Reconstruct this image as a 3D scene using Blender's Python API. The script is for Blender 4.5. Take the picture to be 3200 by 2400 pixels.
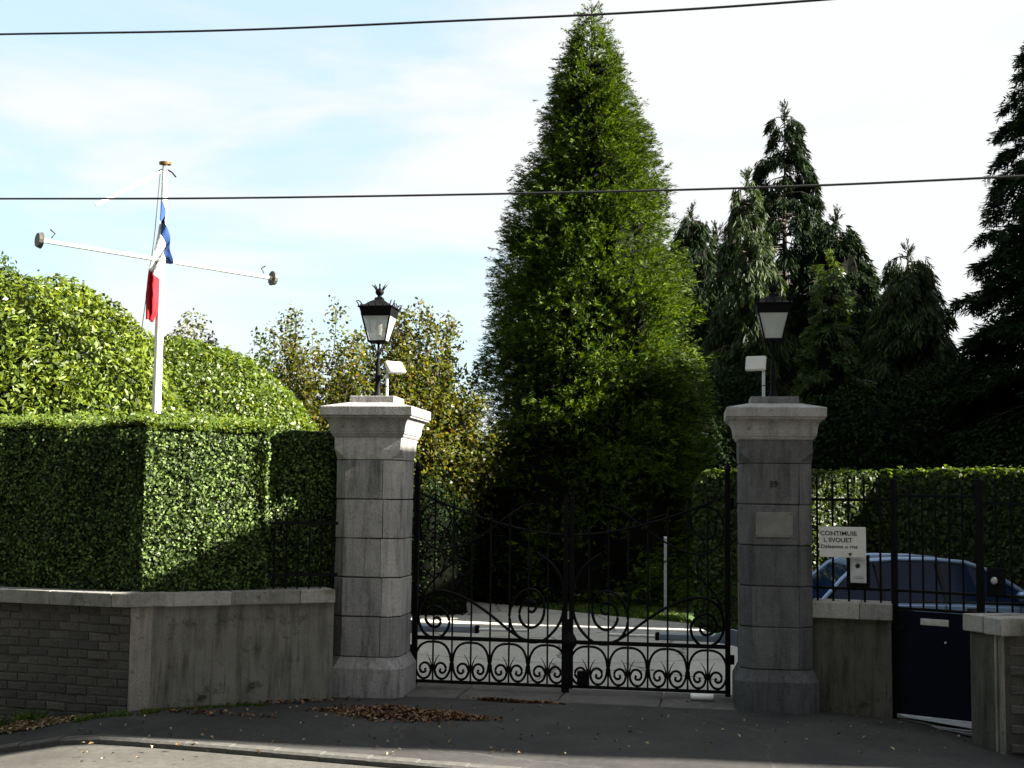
import bpy, math, random
import numpy as np
from mathutils import Vector, Matrix
random.seed(7)
for o in list(bpy.data.objects): bpy.data.objects.remove(o)
scene = bpy.context.scene
COL = scene.collection
R = math.radians

# ---------------------------------------------------------------- camera
F_PX, CAM_H = 4000.0, 2.0
PITCH, ROLL = math.atan(345/4000), 0.0125
_cp, _sp = math.cos(PITCH), math.sin(PITCH)
_fw = Vector((0, _cp, _sp)); _up = Vector((0, -_sp, _cp)); _rt = Vector((1, 0, 0))
CR = math.cos(ROLL)*_rt + math.sin(ROLL)*_up
CU = -math.sin(ROLL)*_rt + math.cos(ROLL)*_up
cam_d = bpy.data.cameras.new('camera'); cam = bpy.data.objects.new('camera', cam_d); COL.objects.link(cam)
cam_d.sensor_width = 36; cam_d.lens = 36*F_PX/3200; cam_d.clip_end = 2000; cam_d.clip_start = 0.1
m = Matrix.Identity(4)
for i in range(3):
    m[i][0], m[i][1], m[i][2] = CR[i], CU[i], -_fw[i]
m[2][3] = CAM_H
cam.matrix_world = m
scene.camera = cam
def at(px, py, Y):            # a measured point of the photograph at a chosen distance Y
    d = CR*((px-1600)/F_PX) + CU*((1200-py)/F_PX) + _fw
    return Vector((0, 0, CAM_H)) + d*(Y/d.y)

# ---------------------------------------------------------------- sky, sun, exposure
SUN_AZ, SUN_EL = R(-9), R(31)
S = Vector((math.cos(SUN_EL)*math.cos(SUN_AZ), math.cos(SUN_EL)*math.sin(SUN_AZ), math.sin(SUN_EL)))
world = bpy.data.worlds.new('World'); scene.world = world; world.use_nodes = True
wn, wl = world.node_tree.nodes, world.node_tree.links
wn.clear()
out = wn.new('ShaderNodeOutputWorld'); bg = wn.new('ShaderNodeBackground'); bg.inputs[1].default_value = 0.05
sky = wn.new('ShaderNodeTexSky'); sky.sky_type = 'NISHITA'; sky.sun_disc = False
sky.sun_elevation = SUN_EL; sky.sun_rotation = R(90) - SUN_AZ; sky.air_density = 1.0; sky.dust_density = 0.6
tc = wn.new('ShaderNodeTexCoord'); mp = wn.new('ShaderNodeMapping'); mp.inputs['Scale'].default_value = (1.5, 1.5, 5.5)
mp.inputs['Rotation'].default_value = (0.0, R(7), 0); mp.inputs['Location'].default_value = (3.4, 0.9, 0.35)
nz = wn.new('ShaderNodeTexNoise'); nz.inputs['Scale'].default_value = 1.7; nz.inputs['Detail'].default_value = 5; nz.inputs['Roughness'].default_value = 0.52
nz.inputs['Distortion'].default_value = 0.4
dotn = wn.new('ShaderNodeVectorMath'); dotn.operation = 'DOT_PRODUCT'; dotn.inputs[1].default_value = S
madd = wn.new('ShaderNodeMath'); madd.operation = 'MULTIPLY_ADD'; madd.inputs[1].default_value = 0.30
ramp = wn.new('ShaderNodeValToRGB'); ramp.color_ramp.elements[0].position = 0.35; ramp.color_ramp.elements[1].position = 0.55
ramp.color_ramp.interpolation = 'EASE'
hz = wn.new('ShaderNodeMixRGB'); hz.inputs[0].default_value = 0.80; hz.inputs[2].default_value = (1.86, 2.40, 2.63, 1)   # thin high veil
mix = wn.new('ShaderNodeMixRGB'); mix.inputs[2].default_value = (2.66, 2.70, 2.72, 1)                                    # cloud
wl.new(tc.outputs['Generated'], mp.inputs[0]); wl.new(mp.outputs[0], nz.inputs['Vector'])
wl.new(tc.outputs['Generated'], dotn.inputs[0]); wl.new(dotn.outputs['Value'], madd.inputs[0]); wl.new(nz.outputs['Fac'], madd.inputs[2])
wl.new(madd.outputs[0], ramp.inputs[0]); wl.new(sky.outputs[0], hz.inputs[1])
wl.new(hz.outputs[0], mix.inputs[1]); wl.new(ramp.outputs[0], mix.inputs[0])
wl.new(mix.outputs[0], bg.inputs[0]); wl.new(bg.outputs[0], out.inputs[0])

sun_d = bpy.data.lights.new('sun', 'SUN'); sun_d.energy = 5.0; sun_d.angle = R(0.55); sun_d.color = (1.0, 0.93, 0.80)
sun = bpy.data.objects.new('sun', sun_d); COL.objects.link(sun)
sun.rotation_euler = (-S).to_track_quat('-Z', 'Y').to_euler()
vs = scene.view_settings
vs.view_transform = 'Standard'; vs.look = 'None'; vs.exposure = 2.9; vs.gamma = 1.0; vs.use_curve_mapping = False

# ---------------------------------------------------------------- helpers
def tag(o, label=None, cat=None, group=None, kind=None):
    if label: o['label'] = label
    if cat: o['category'] = cat
    if group: o['group'] = group
    if kind: o['kind'] = kind
    return o
def link(o, parent=None):
    COL.objects.link(o)
    if parent is not None: o.parent = parent
    return o
def thing(name, label, cat, loc=(0, 0, 0), rz=0, group=None):
    o = bpy.data.objects.new(name, None); link(o)
    o.location = loc; o.rotation_euler = (0, 0, rz); o.empty_display_size = 0.1
    return tag(o, label, cat, group)
def np_mesh(name, v, f, mat, smooth=False):
    v = np.ascontiguousarray(v, dtype=np.float32).reshape(-1, 3); f = np.ascontiguousarray(f, dtype=np.int32)
    k = f.shape[1]; me = bpy.data.meshes.new(name)
    me.vertices.add(len(v)); me.vertices.foreach_set('co', v.ravel())
    me.loops.add(f.size); me.loops.foreach_set('vertex_index', f.ravel())
    me.polygons.add(len(f)); me.polygons.foreach_set('loop_start', np.arange(0, f.size, k, dtype=np.int32))
    if smooth: me.polygons.foreach_set('use_smooth', np.ones(len(f), dtype=bool))
    me.update(calc_edges=True); me.materials.append(mat)
    return me
def catmull(pts, n=6):
    P = [Vector(p) for p in pts]; P = [2*P[0]-P[1]] + P + [2*P[-1]-P[-2]]; r = []
    for i in range(1, len(P)-2):
        a, b, c, d = P[i-1], P[i], P[i+1], P[i+2]
        for k in range(n):
            t = k/n
            r.append(0.5*((2*b)+(c-a)*t+(2*a-5*b+4*c-d)*t*t+(3*b-a-3*c+d)*t**3))
    r.append(P[-2]); return r
class MB:
    def __init__(s): s.v = []; s.f = []
    def add(s, vs, fs):
        n = len(s.v); s.v += [tuple(p) for p in vs]; s.f += [tuple(i+n for i in q) for q in fs]; return s
    def loft(s, rings, cap=True, closed=True):
        k = len(rings[0]); vs = [p for r in rings for p in r]; fs = []
        for i in range(len(rings)-1):
            for j in range(k if closed else k-1):
                a, b = i*k+j, i*k+(j+1) % k
                fs.append((a, b, b+k, a+k))
        if cap: fs += [tuple(range(k-1, -1, -1)), tuple(range((len(rings)-1)*k, len(rings)*k))]
        return s.add(vs, fs)
    def prism(s, poly, z0, z1, bev=0.0):
        cx = sum(p[0] for p in poly)/len(poly); cy = sum(p[1] for p in poly)/len(poly)
        def ring(z, d):
            r = []
            for p in poly:
                vx, vy = p[0]-cx, p[1]-cy; l = math.hypot(vx, vy) or 1
                r.append((p[0]-vx/l*d, p[1]-vy/l*d, z))
            return r
        if bev: return s.loft([ring(z0, bev), ring(z0+bev, 0), ring(z1-bev, 0), ring(z1, bev)])
        return s.loft([ring(z0, 0), ring(z1, 0)])
    def box(s, x0, x1, y0, y1, z0, z1, bev=0.0):
        if not bev: return s.prism([(x0, y0), (x1, y0), (x1, y1), (x0, y1)], z0, z1)
        b = min(bev, (x1-x0)*.4, (y1-y0)*.4, (z1-z0)*.4)
        def ring(z, d, e):
            a0, a1, c0, c1 = x0+d, x1-d, y0+d, y1-d
            return [(a0+e, c0, z), (a1-e, c0, z), (a1, c0+e, z), (a1, c1-e, z), (a1-e, c1, z), (a0+e, c1, z), (a0, c1-e, z), (a0, c0+e, z)]
        return s.loft([ring(z0, b, b*.5), ring(z0+b, 0, b), ring(z1-b, 0, b), ring(z1, b, b*.5)])
    def tube(s, path, rad, n=6, taper=None, flat=1.0):
        P = [Vector(p) for p in path]; rings = []
        ref = Vector((0, 0, 1))
        for i, p in enumerate(P):
            t = (P[min(i+1, len(P)-1)]-P[max(i-1, 0)]).normalized()
            a = t.cross(ref)
            if a.length < 1e-3: a = t.cross(Vector((0, 1, 0)))
            a.normalize(); b = a.cross(t).normalized()
            r = rad if taper is None else rad+(taper-rad)*i/(len(P)-1)
            rings.append([p+a*(math.cos(2*math.pi*k/n)*r)+b*(math.sin(2*math.pi*k/n)*r*flat) for k in range(n)])
        return s.loft(rings)
    def lathe(s, prof, n=16, c=(0, 0), ax='z'):
        rings = []
        for r, z in prof:
            ring = []
            for k in range(n):
                a = 2*math.pi*k/n; x, y = r*math.cos(a), r*math.sin(a)
                ring.append((c[0]+x, c[1]+y, z) if ax == 'z' else (c[0]+x, z, c[1]+y))
            rings.append(ring)
        return s.loft(rings)
    def build(s, name, mat, parent=None, smooth=False, loc=None, rz=0):
        me = bpy.data.meshes.new(name); me.from_pydata(s.v, [], s.f); me.materials.append(mat)
        if smooth:
            me.polygons.foreach_set('use_smooth', [True]*len(me.polygons))
            me.set_sharp_from_angle(angle=R(40))
        me.update()
        o = bpy.data.objects.new(name, me); link(o, parent)
        if loc is not None: o.location = loc
        if rz: o.rotation_euler = (0, 0, rz)
        return o
def text_mesh(txt, size, mat, shear=0.0, depth=0.002):
    cu = bpy.data.curves.new('lettering', 'FONT'); cu.body = txt; cu.size = size; cu.extrude = depth; cu.shear = shear
    cu.align_x = 'CENTER'; cu.align_y = 'CENTER'; cu.resolution_u = 3; cu.offset = size*0.012
    t = bpy.data.objects.new('lettering', cu); COL.objects.link(t)
    dg = bpy.context.evaluated_depsgraph_get()
    me = bpy.data.meshes.new_from_object(t.evaluated_get(dg)); bpy.data.objects.remove(t)
    me.materials.clear(); me.materials.append(mat); return me

# ---------------------------------------------------------------- materials
def base_mat(name):
    mt = bpy.data.materials.new(name); mt.use_nodes = True
    n, l = mt.node_tree.nodes, mt.node_tree.links
    return mt, n, l, n['Principled BSDF']
def ramp_node(n, stops):
    r = n.new('ShaderNodeValToRGB'); cr = r.color_ramp
    while len(cr.elements) < len(stops): cr.elements.new(0.5)
    for e, (p, c) in zip(cr.elements, stops): e.position = p; e.color = (*c, 1)
    return r
def noise(n, l, scale, detail=4, rough=0.55, stretch=None, coord='Object'):
    t = n.new('ShaderNodeTexCoord'); z = n.new('ShaderNodeTexNoise')
    z.inputs['Scale'].default_value = scale; z.inputs['Detail'].default_value = detail; z.inputs['Roughness'].default_value = rough
    if stretch:
        mpn = n.new('ShaderNodeMapping'); mpn.inputs['Scale'].default_value = stretch
        l.new(t.outputs[coord], mpn.inputs[0]); l.new(mpn.outputs[0], z.inputs['Vector'])
    else: l.new(t.outputs[coord], z.inputs['Vector'])
    return z
def plain(name, col, rough=0.5, metal=0.0, spec=0.5, var=0.12, scale=9.0, bump=0.0):
    mt, n, l, b = base_mat(name)
    z = noise(n, l, scale)
    c0 = tuple(max(0, c*(1-var)) for c in col); c1 = tuple(min(1, c*(1+var)) for c in col)
    r = ramp_node(n, [(0.3, c0), (0.7, c1)]); l.new(z.outputs['Fac'], r.inputs[0]); l.new(r.outputs[0], b.inputs['Base Color'])
    b.inputs['Roughness'].default_value = rough; b.inputs['Metallic'].default_value = metal; b.inputs['Specular IOR Level'].default_value = spec
    if bump:
        bp = n.new('ShaderNodeBump'); bp.inputs['Strength'].default_value = bump; bp.inputs['Distance'].default_value = 0.01
        z2 = noise(n, l, scale*6); l.new(z2.outputs['Fac'], bp.inputs['Height']); l.new(bp.outputs[0], b.inputs['Normal'])
    return mt
def stone(name, col, dark, streak=0.75, grain=45, bump=0.5, stain=(0.46, 0.72), moss=None, world=False):
    """weathered stone / concrete / render: mottled grey, vertical run-off stains, fine relief"""
    mt, n, l, b = base_mat(name)
    co = 'Object'
    z1 = noise(n, l, 2.6, 6, 0.6, coord=co); r1 = ramp_node(n, [(0.25, tuple(c*0.72 for c in col)), (0.75, tuple(min(1, c*1.16) for c in col))])
    l.new(z1.outputs['Fac'], r1.inputs[0])
    z2 = noise(n, l, 3.2, 6, 0.65, (3.2, 3.2, 0.45), co); r2 = ramp_node(n, [(stain[0], (0, 0, 0)), (stain[1], (1, 1, 1))]); l.new(z2.outputs['Fac'], r2.inputs[0])
    mx = n.new('ShaderNodeMixRGB'); mx.inputs[2].default_value = (*dark, 1)
    mu = n.new('ShaderNodeMath'); mu.operation = 'MULTIPLY'; mu.inputs[1].default_value = streak
    l.new(r2.outputs[0], mu.inputs[0]); l.new(mu.outputs[0], mx.inputs[0]); l.new(r1.outputs[0], mx.inputs[1])
    z7 = noise(n, l, 3.0, 8, 0.75, (11, 11, 0.55), co); r7 = ramp_node(n, [(0.55, (0, 0, 0)), (0.66, (1, 1, 1))]); l.new(z7.outputs['Fac'], r7.inputs[0])
    mx7 = n.new('ShaderNodeMixRGB'); mx7.inputs[2].default_value = (*dark, 1); mu7 = n.new('ShaderNodeMath'); mu7.operation = 'MULTIPLY'; mu7.inputs[1].default_value = streak*.75
    l.new(r7.outputs[0], mu7.inputs[0]); l.new(mu7.outputs[0], mx7.inputs[0]); l.new(mx.outputs[0], mx7.inputs[1]); mx = mx7
    z3 = noise(n, l, grain, 3, 0.7, coord=co); r3 = ramp_node(n, [(0.3, (0.78,)*3), (0.7, (1.1,)*3)]); l.new(z3.outputs['Fac'], r3.inputs[0])
    m2 = n.new('ShaderNodeMixRGB'); m2.blend_type = 'MULTIPLY'; m2.inputs[0].default_value = 1
    l.new(mx.outputs[0], m2.inputs[1]); l.new(r3.outputs[0], m2.inputs[2])
    last = m2.outputs[0]
    z4 = noise(n, l, 9, 8, 0.75, coord=co); r4 = ramp_node(n, [(0.60, (0, 0, 0)), (0.66, (1, 1, 1))]); l.new(z4.outputs['Fac'], r4.inputs[0])
    m3 = n.new('ShaderNodeMixRGB'); m3.inputs[2].default_value = (*(c*0.5 for c in dark), 1)
    mu3 = n.new('ShaderNodeMath'); mu3.operation = 'MULTIPLY'; mu3.inputs[1].default_value = 0.55
    l.new(r4.outputs[0], mu3.inputs[0]); l.new(mu3.outputs[0], m3.inputs[0]); l.new(last, m3.inputs[1]); last = m3.outputs[0]
    if moss:
        z5 = noise(n, l, 3.4, 7, 0.7, coord=co); r5 = ramp_node(n, [(0.55, (0, 0, 0)), (0.68, (1, 1, 1))]); l.new(z5.outputs['Fac'], r5.inputs[0])
        m5 = n.new('ShaderNodeMixRGB'); m5.inputs[2].default_value = (*moss, 1)
        l.new(r5.outputs[0], m5.inputs[0]); l.new(last, m5.inputs[1]); last = m5.outputs[0]
    oi = n.new('ShaderNodeObjectInfo'); ro = ramp_node(n, [(0.0, (0.74, 0.74, 0.75)), (1.0, (1.22, 1.20, 1.17))]); l.new(oi.outputs['Random'], ro.inputs[0])
    m6 = n.new('ShaderNodeMixRGB'); m6.blend_type = 'MULTIPLY'; m6.inputs[0].default_value = 1; l.new(last, m6.inputs[1]); l.new(ro.outputs[0], m6.inputs[2]); last = m6.outputs[0]
    l.new(last, b.inputs['Base Color'])
    b.inputs['Roughness'].default_value = 0.88; b.inputs['Specular IOR Level'].default_value = 0.25
    bp = n.new('ShaderNodeBump'); bp.inputs['Strength'].default_value = bump; bp.inputs['Distance'].default_value = 0.012
    l.new(z3.outputs['Fac'], bp.inputs['Height'])
    bp2 = n.new('ShaderNodeBump'); bp2.inputs['Strength'].default_value = 0.5; bp2.inputs['Distance'].default_value = 0.012
    l.new(z4.outputs['Fac'], bp2.inputs['Height']); l.new(bp.outputs[0], bp2.inputs['Normal']); l.new(bp2.outputs[0], b.inputs['Normal'])
    return mt
def sc_(c, k): return tuple(x*k for x in c)
def foliage(name, stops, trans=0.4, tcol=None, rough=0.45, spec=0.35):
    mt, n, l, b = base_mat(name)
    tint = (0.72, 0.72, 0.72) if any(w in name for w in ('autumn', 'dry', 'grey')) else (0.66, 0.77, 0.50)      # green leaves are purer in hue than dead ones
    stops = [(p_, tuple(a_*b_ for a_, b_ in zip(c_, tint))) for p_, c_ in stops]
    g = n.new('ShaderNodeNewGeometry'); r = ramp_node(n, stops)
    z = noise(n, l, 1.1, 3); ad = n.new('ShaderNodeMath'); ad.operation = 'MULTIPLY_ADD'; ad.inputs[1].default_value = 0.6
    sb = n.new('ShaderNodeMath'); sb.operation = 'SUBTRACT'; sb.inputs[1].default_value = 0.5
    l.new(z.outputs['Fac'], sb.inputs[0]); l.new(sb.outputs[0], ad.inputs[0]); l.new(g.outputs['Random Per Island'], ad.inputs[2]); l.new(ad.outputs[0], r.inputs[0])
    l.new(r.outputs[0], b.inputs['Base Color']); b.inputs['Roughness'].default_value = rough; b.inputs['Specular IOR Level'].default_value = spec
    t = n.new('ShaderNodeBsdfTranslucent'); hs = n.new('ShaderNodeMixRGB'); hs.blend_type = 'MULTIPLY'; hs.inputs[0].default_value = 1
    hs.inputs[2].default_value = (*(tcol or (1.9, 1.7, 0.6)), 1); l.new(r.outputs[0], hs.inputs[1]); l.new(hs.outputs[0], t.inputs[0])
    ms = n.new('ShaderNodeMixShader'); ms.inputs[0].default_value = trans
    l.new(b.outputs[0], ms.inputs[1]); l.new(t.outputs[0], ms.inputs[2]); l.new(ms.outputs[0], n['Material Output'].inputs[0])
    return mt
M = {}
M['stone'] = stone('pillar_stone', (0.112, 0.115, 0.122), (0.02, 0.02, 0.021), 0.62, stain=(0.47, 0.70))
M['stone2'] = stone('pillar_stone_pale', (0.25, 0.25, 0.256), (0.03, 0.03, 0.03), 0.72, stain=(0.48, 0.70))  # paler copy for the left pillar: its extra sky light put into colour
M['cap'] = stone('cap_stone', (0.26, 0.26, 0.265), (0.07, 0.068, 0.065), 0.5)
M['stone3'] = stone('pillar_stone_lit', (0.33, 0.33, 0.33), (0.045, 0.045, 0.045), 0.6, stain=(0.5, 0.7))  # paler again: light on the left pillar's gate-side blocks put into colour
M['mortar'] = stone('mortar', (0.035, 0.035, 0.033), (0.02, 0.02, 0.02), 0.6)
M['coping'] = stone('coping_stone', (0.26, 0.26, 0.25), (0.07, 0.07, 0.06), 0.6, moss=(0.11, 0.115, 0.075))
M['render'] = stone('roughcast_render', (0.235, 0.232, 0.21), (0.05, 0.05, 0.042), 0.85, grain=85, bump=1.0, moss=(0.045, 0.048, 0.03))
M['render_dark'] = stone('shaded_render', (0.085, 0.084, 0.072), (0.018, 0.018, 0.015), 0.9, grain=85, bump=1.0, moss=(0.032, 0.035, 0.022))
M['quoin'] = stone('quoin_render', (0.27, 0.26, 0.23), (0.07, 0.065, 0.055), 0.7, grain=60)
M['brick'] = stone('weathered_brick', (0.086, 0.083, 0.079), (0.022, 0.021, 0.02), 0.6, grain=70, bump=0.9)
M['bedding'] = stone('brick_bedding', (0.08, 0.077, 0.07), (0.025, 0.025, 0.022), 0.5, grain=70)
M['iron'] = plain('black_painted_iron', (0.004, 0.004, 0.005), 0.6, 0.0, 0.08, 0.3, 14, 0.15)
M['navy'] = plain('navy_painted_steel', (0.0025, 0.0035, 0.010), 0.7, 0.0, 0.08, 0.25, 3.0)
M['steel'] = plain('dull_steel', (0.45, 0.46, 0.47), 0.42, 0.7, 0.5, 0.2, 12)
M['galv'] = plain('galvanised_steel', (0.42, 0.44, 0.47), 0.55, 0.25, 0.5, 0.2, 10)
M['bluegrey'] = plain('blue_grey_paint', (0.24, 0.30, 0.38), 0.35, 0.0, 0.5, 0.15, 6)
M['whitepaint'] = plain('white_paint', (0.80, 0.80, 0.79), 0.45, 0.0, 0.5, 0.05, 4)
M['sign'] = plain('sign_board', (0.52, 0.52, 0.51), 0.5, 0.0, 0.3, 0.06, 7)
M['ink'] = plain('black_lettering', (0.015, 0.015, 0.02), 0.6, 0, 0.3)
M['brass'] = plain('tarnished_brass', (0.16, 0.10, 0.035), 0.45, 0.6)
M['plaque'] = plain('dull_plaque', (0.15, 0.15, 0.148), 0.6, 0.0, 0.15, 0.25, 6, 0.1)
M['disc'] = plain('weathered_metal_disc', (0.055, 0.05, 0.042), 0.6, 0.2)
M['cable'] = plain('cable_sheath', (0.010, 0.011, 0.014), 0.6)
M['rubber'] = plain('rubber', (0.012,)*3, 0.8)
M['blue'] = plain('flag_blue', (0.018, 0.05, 0.16), 0.8, 0, 0.2)
M['white'] = plain('flag_white', (0.80, 0.80, 0.80), 0.8, 0, 0.2, 0.03)
M['red'] = plain('flag_red', (0.34, 0.008, 0.016), 0.8, 0, 0.2)
M['bark'] = stone('bark', (0.07, 0.055, 0.042), (0.02, 0.017, 0.013), 0.6, grain=30)
M['core'] = plain('shade_core', (0.0022, 0.0028, 0.0014), 0.95, 0, 0.1, 0.4, 5)  # near-black solid cores: shade inside the foliage put into colour, blocks light
M['soil'] = stone('soil', (0.055, 0.045, 0.034), (0.02, 0.018, 0.014), 0.5)
def two_tone(name, a, b_, scale, rough=0.9, bump=0.5, cracks=0.0, moss=None, cw=0.012):
    mt, n, l, b = base_mat(name)
    z = noise(n, l, scale, 8, 0.65); r = ramp_node(n, [(0.3, a), (0.7, b_)]); l.new(z.outputs['Fac'], r.inputs[0]); last = r.outputs[0]
    zf = noise(n, l, 160, 2, 0.6); rf = ramp_node(n, [(0.25, (0.62,)*3), (0.75, (1.35,)*3)]); l.new(zf.outputs['Fac'], rf.inputs[0])
    mm = n.new('ShaderNodeMixRGB'); mm.blend_type = 'MULTIPLY'; mm.inputs[0].default_value = 1; l.new(last, mm.inputs[1]); l.new(rf.outputs[0], mm.inputs[2]); last = mm.outputs[0]
    zq = noise(n, l, 13, 6, 0.75); rq = ramp_node(n, [(0.3, (0.70,)*3), (0.72, (1.30,)*3)]); l.new(zq.outputs['Fac'], rq.inputs[0])
    mq = n.new('ShaderNodeMixRGB'); mq.blend_type = 'MULTIPLY'; mq.inputs[0].default_value = 1; l.new(last, mq.inputs[1]); l.new(rq.outputs[0], mq.inputs[2]); last = mq.outputs[0]
    if moss:
        zm = noise(n, l, 1.7, 7, 0.7); rm = ramp_node(n, [(0.58, (0, 0, 0)), (0.74, (1, 1, 1))]); l.new(zm.outputs['Fac'], rm.inputs[0])
        mo = n.new('ShaderNodeMixRGB'); mo.inputs[2].default_value = (*moss, 1); l.new(rm.outputs[0], mo.inputs[0]); l.new(last, mo.inputs[1]); last = mo.outputs[0]
    if cracks:
        t = n.new('ShaderNodeTexCoord'); vo = n.new('ShaderNodeTexVoronoi'); vo.feature = 'DISTANCE_TO_EDGE'; vo.inputs['Scale'].default_value = cracks
        zd = noise(n, l, 2.5, 5); va = n.new('ShaderNodeMixRGB'); va.inputs[0].default_value = 0.22; l.new(t.outputs['Object'], va.inputs[1]); l.new(zd.outputs['Color'], va.inputs[2])
        l.new(va.outputs[0], vo.inputs['Vector']); rc = ramp_node(n, [(0.0, (1, 1, 1)), (cw, (0, 0, 0))]); l.new(vo.outputs['Distance'], rc.inputs[0])
        cm = n.new('ShaderNodeMixRGB'); cm.inputs[2].default_value = (0.05, 0.05, 0.045, 1); l.new(rc.outputs[0], cm.inputs[0]); l.new(last, cm.inputs[1]); last = cm.outputs[0]
    l.new(last, b.inputs['Base Color']); b.inputs['Roughness'].default_value = rough; b.inputs['Specular IOR Level'].default_value = 0.3
    bp = n.new('ShaderNodeBump'); bp.inputs['Strength'].default_value = bump; bp.inputs['Distance'].default_value = 0.006
    l.new(zf.outputs['Fac'], bp.inputs['Height']); l.new(bp.outputs[0], b.inputs['Normal'])
    return mt
M['asphalt'] = two_tone('forecourt_asphalt', (0.016, 0.016, 0.017), (0.040, 0.039, 0.038), 1.1, bump=0.7, moss=(0.015, 0.017, 0.008), cracks=0.5, cw=0.004)
M['road'] = two_tone('old_road_asphalt', (0.046, 0.044, 0.040), (0.074, 0.071, 0.065), 1.6, bump=0.7)
M['concrete'] = two_tone('driveway_concrete', (0.26, 0.255, 0.24), (0.36, 0.355, 0.335), 0.8, cracks=0.55)
M['sill'] = two_tone('threshold_concrete', (0.06, 0.06, 0.058), (0.11, 0.108, 0.104), 2.5, cracks=2.2)
M['kerb'] = two_tone('kerb_stone', (0.05, 0.049, 0.046), (0.085, 0.083, 0.078), 3)
M['lawn'] = two_tone('lawn', (0.028, 0.055, 0.010), (0.05, 0.085, 0.018), 2, bump=1.0)
M['earth'] = two_tone('earth', (0.05, 0.045, 0.03), (0.08, 0.075, 0.05), 0.3)
# leaves
M['hedge'] = foliage('privet_leaves', [(0.1, (0.006, 0.012, 0.003)), (0.5, (0.030, 0.050, 0.013)), (0.95, (0.17, 0.215, 0.09))], 0.05, spec=0.12)
M['hedge_r'] = foliage('laurel_hedge_leaves', [(0.1, (0.014, 0.03, 0.004)), (0.5, (0.04, 0.065, 0.010)), (0.95, (0.10, 0.13, 0.02))], 0.5)
M['laurel'] = foliage('cherry_laurel_leaves', [(0.1, (0.02, 0.032, 0.005)), (0.5, (0.11, 0.145, 0.02)), (0.9, (0.22, 0.25, 0.07))], 0.36, rough=0.42, spec=0.28)
M['dome'] = foliage('small_dome_leaves', [(0.1, (0.035, 0.06, 0.008)), (0.5, (0.085, 0.12, 0.018)), (0.95, (0.18, 0.21, 0.055))], 0.38)
M['cypress'] = foliage('cypress_sprays', [(0.05, (0.004, 0.013, 0.003)), (0.45, (0.023, 0.050, 0.006)), (0.95, (0.15, 0.185, 0.012))], 0.22, tcol=(1.6, 1.6, 0.4), rough=0.6, spec=0.2)
M['spruce'] = foliage('dark_spruce_needles', [(0.1, (0.005, 0.011, 0.007)), (0.6, (0.010, 0.020, 0.011)), (0.95, (0.022, 0.036, 0.016))], 0.12, rough=0.7, spec=0.06)
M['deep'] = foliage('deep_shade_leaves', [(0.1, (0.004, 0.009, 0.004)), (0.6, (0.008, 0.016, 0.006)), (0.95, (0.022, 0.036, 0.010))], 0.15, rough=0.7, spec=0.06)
M['weeping'] = foliage('weeping_conifer_sprays', [(0.1, (0.009, 0.019, 0.006)), (0.6, (0.022, 0.04, 0.010)), (0.95, (0.06, 0.08, 0.022))], 0.22, rough=0.6, spec=0.2)
M['light'] = foliage('light_green_leaves', [(0.1, (0.016, 0.032, 0.007)), (0.6, (0.04, 0.068, 0.014)), (0.95, (0.085, 0.11, 0.03))], 0.35)
M['grey'] = foliage('grey_green_leaves', [(0.1, (0.07, 0.085, 0.035)), (0.6, (0.13, 0.15, 0.075)), (0.95, (0.22, 0.23, 0.13))], 0.3)
M['autumn'] = foliage('autumn_leaves', [(0.0, (0.018, 0.034, 0.005)), (0.5, (0.062, 0.078, 0.012)), (0.90, (0.12, 0.115, 0.022)), (1.0, (0.10, 0.055, 0.014))], 0.5, tcol=(2.2, 2.0, 0.7))
M['litter'] = foliage('dry_leaves', [(0.0, (0.07, 0.035, 0.018)), (0.45, (0.17, 0.085, 0.045)), (0.8, (0.27, 0.16, 0.09)), (1.0, (0.42, 0.33, 0.20))], 0.1, tcol=(1.2, 1, 0.7), rough=0.8)
M['pale_litter'] = foliage('pale_dry_leaves', [(0.0, (0.12, 0.07, 0.03)), (0.4, (0.30, 0.21, 0.11)), (1.0, (0.48, 0.42, 0.28))], 0.1, tcol=(1.2, 1, 0.7), rough=0.8)
M['grass'] = foliage('grass_blades', [(0.1, (0.035, 0.07, 0.010)), (0.6, (0.07, 0.12, 0.016)), (0.95, (0.16, 0.17, 0.04))], 0.3)
def glass_mat(name, col, alpha_mix, rough=0.05):
    mt, n, l, b = base_mat(name)
    z = noise(n, l, 6, 5); r = ramp_node(n, [(0.3, tuple(c*0.8 for c in col)), (0.7, col)]); l.new(z.outputs['Fac'], r.inputs[0]); l.new(r.outputs[0], b.inputs['Base Color'])
    b.inputs['Roughness'].default_value = rough; b.inputs['Specular IOR Level'].default_value = 0.6
    tr = n.new('ShaderNodeBsdfTransparent'); ms = n.new('ShaderNodeMixShader'); ms.inputs[0].default_value = alpha_mix
    l.new(tr.outputs[0], ms.inputs[1]); l.new(b.outputs[0], ms.inputs[2]); l.new(ms.outputs[0], n['Material Output'].inputs[0])
    return mt
M['lampglass'] = glass_mat('lantern_glass', (0.55, 0.60, 0.60), 0.5, 0.25)
M['carglass'] = plain('car_window_glass', (0.004, 0.012, 0.040), 0.08, 0, 0.12, 0.2, 2)
M['carpaint'] = plain('blue_grey_car_paint', (0.19, 0.28, 0.45), 0.22, 0.35, 0.5, 0.05, 2)
M['bulb'] = plain('frosted_bulb', (0.85, 0.85, 0.82), 0.3)
M['orange'] = plain('orange_lens', (0.75, 0.12, 0.02), 0.2)
M['clear'] = plain('clear_lens', (0.7, 0.72, 0.75), 0.1)
M['housewall'] = stone('house_render', (0.42, 0.40, 0.36), (0.2, 0.19, 0.17), 0.4)
M['roof'] = stone('slate_roof', (0.08, 0.08, 0.09), (0.04, 0.04, 0.04), 0.4)

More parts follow.
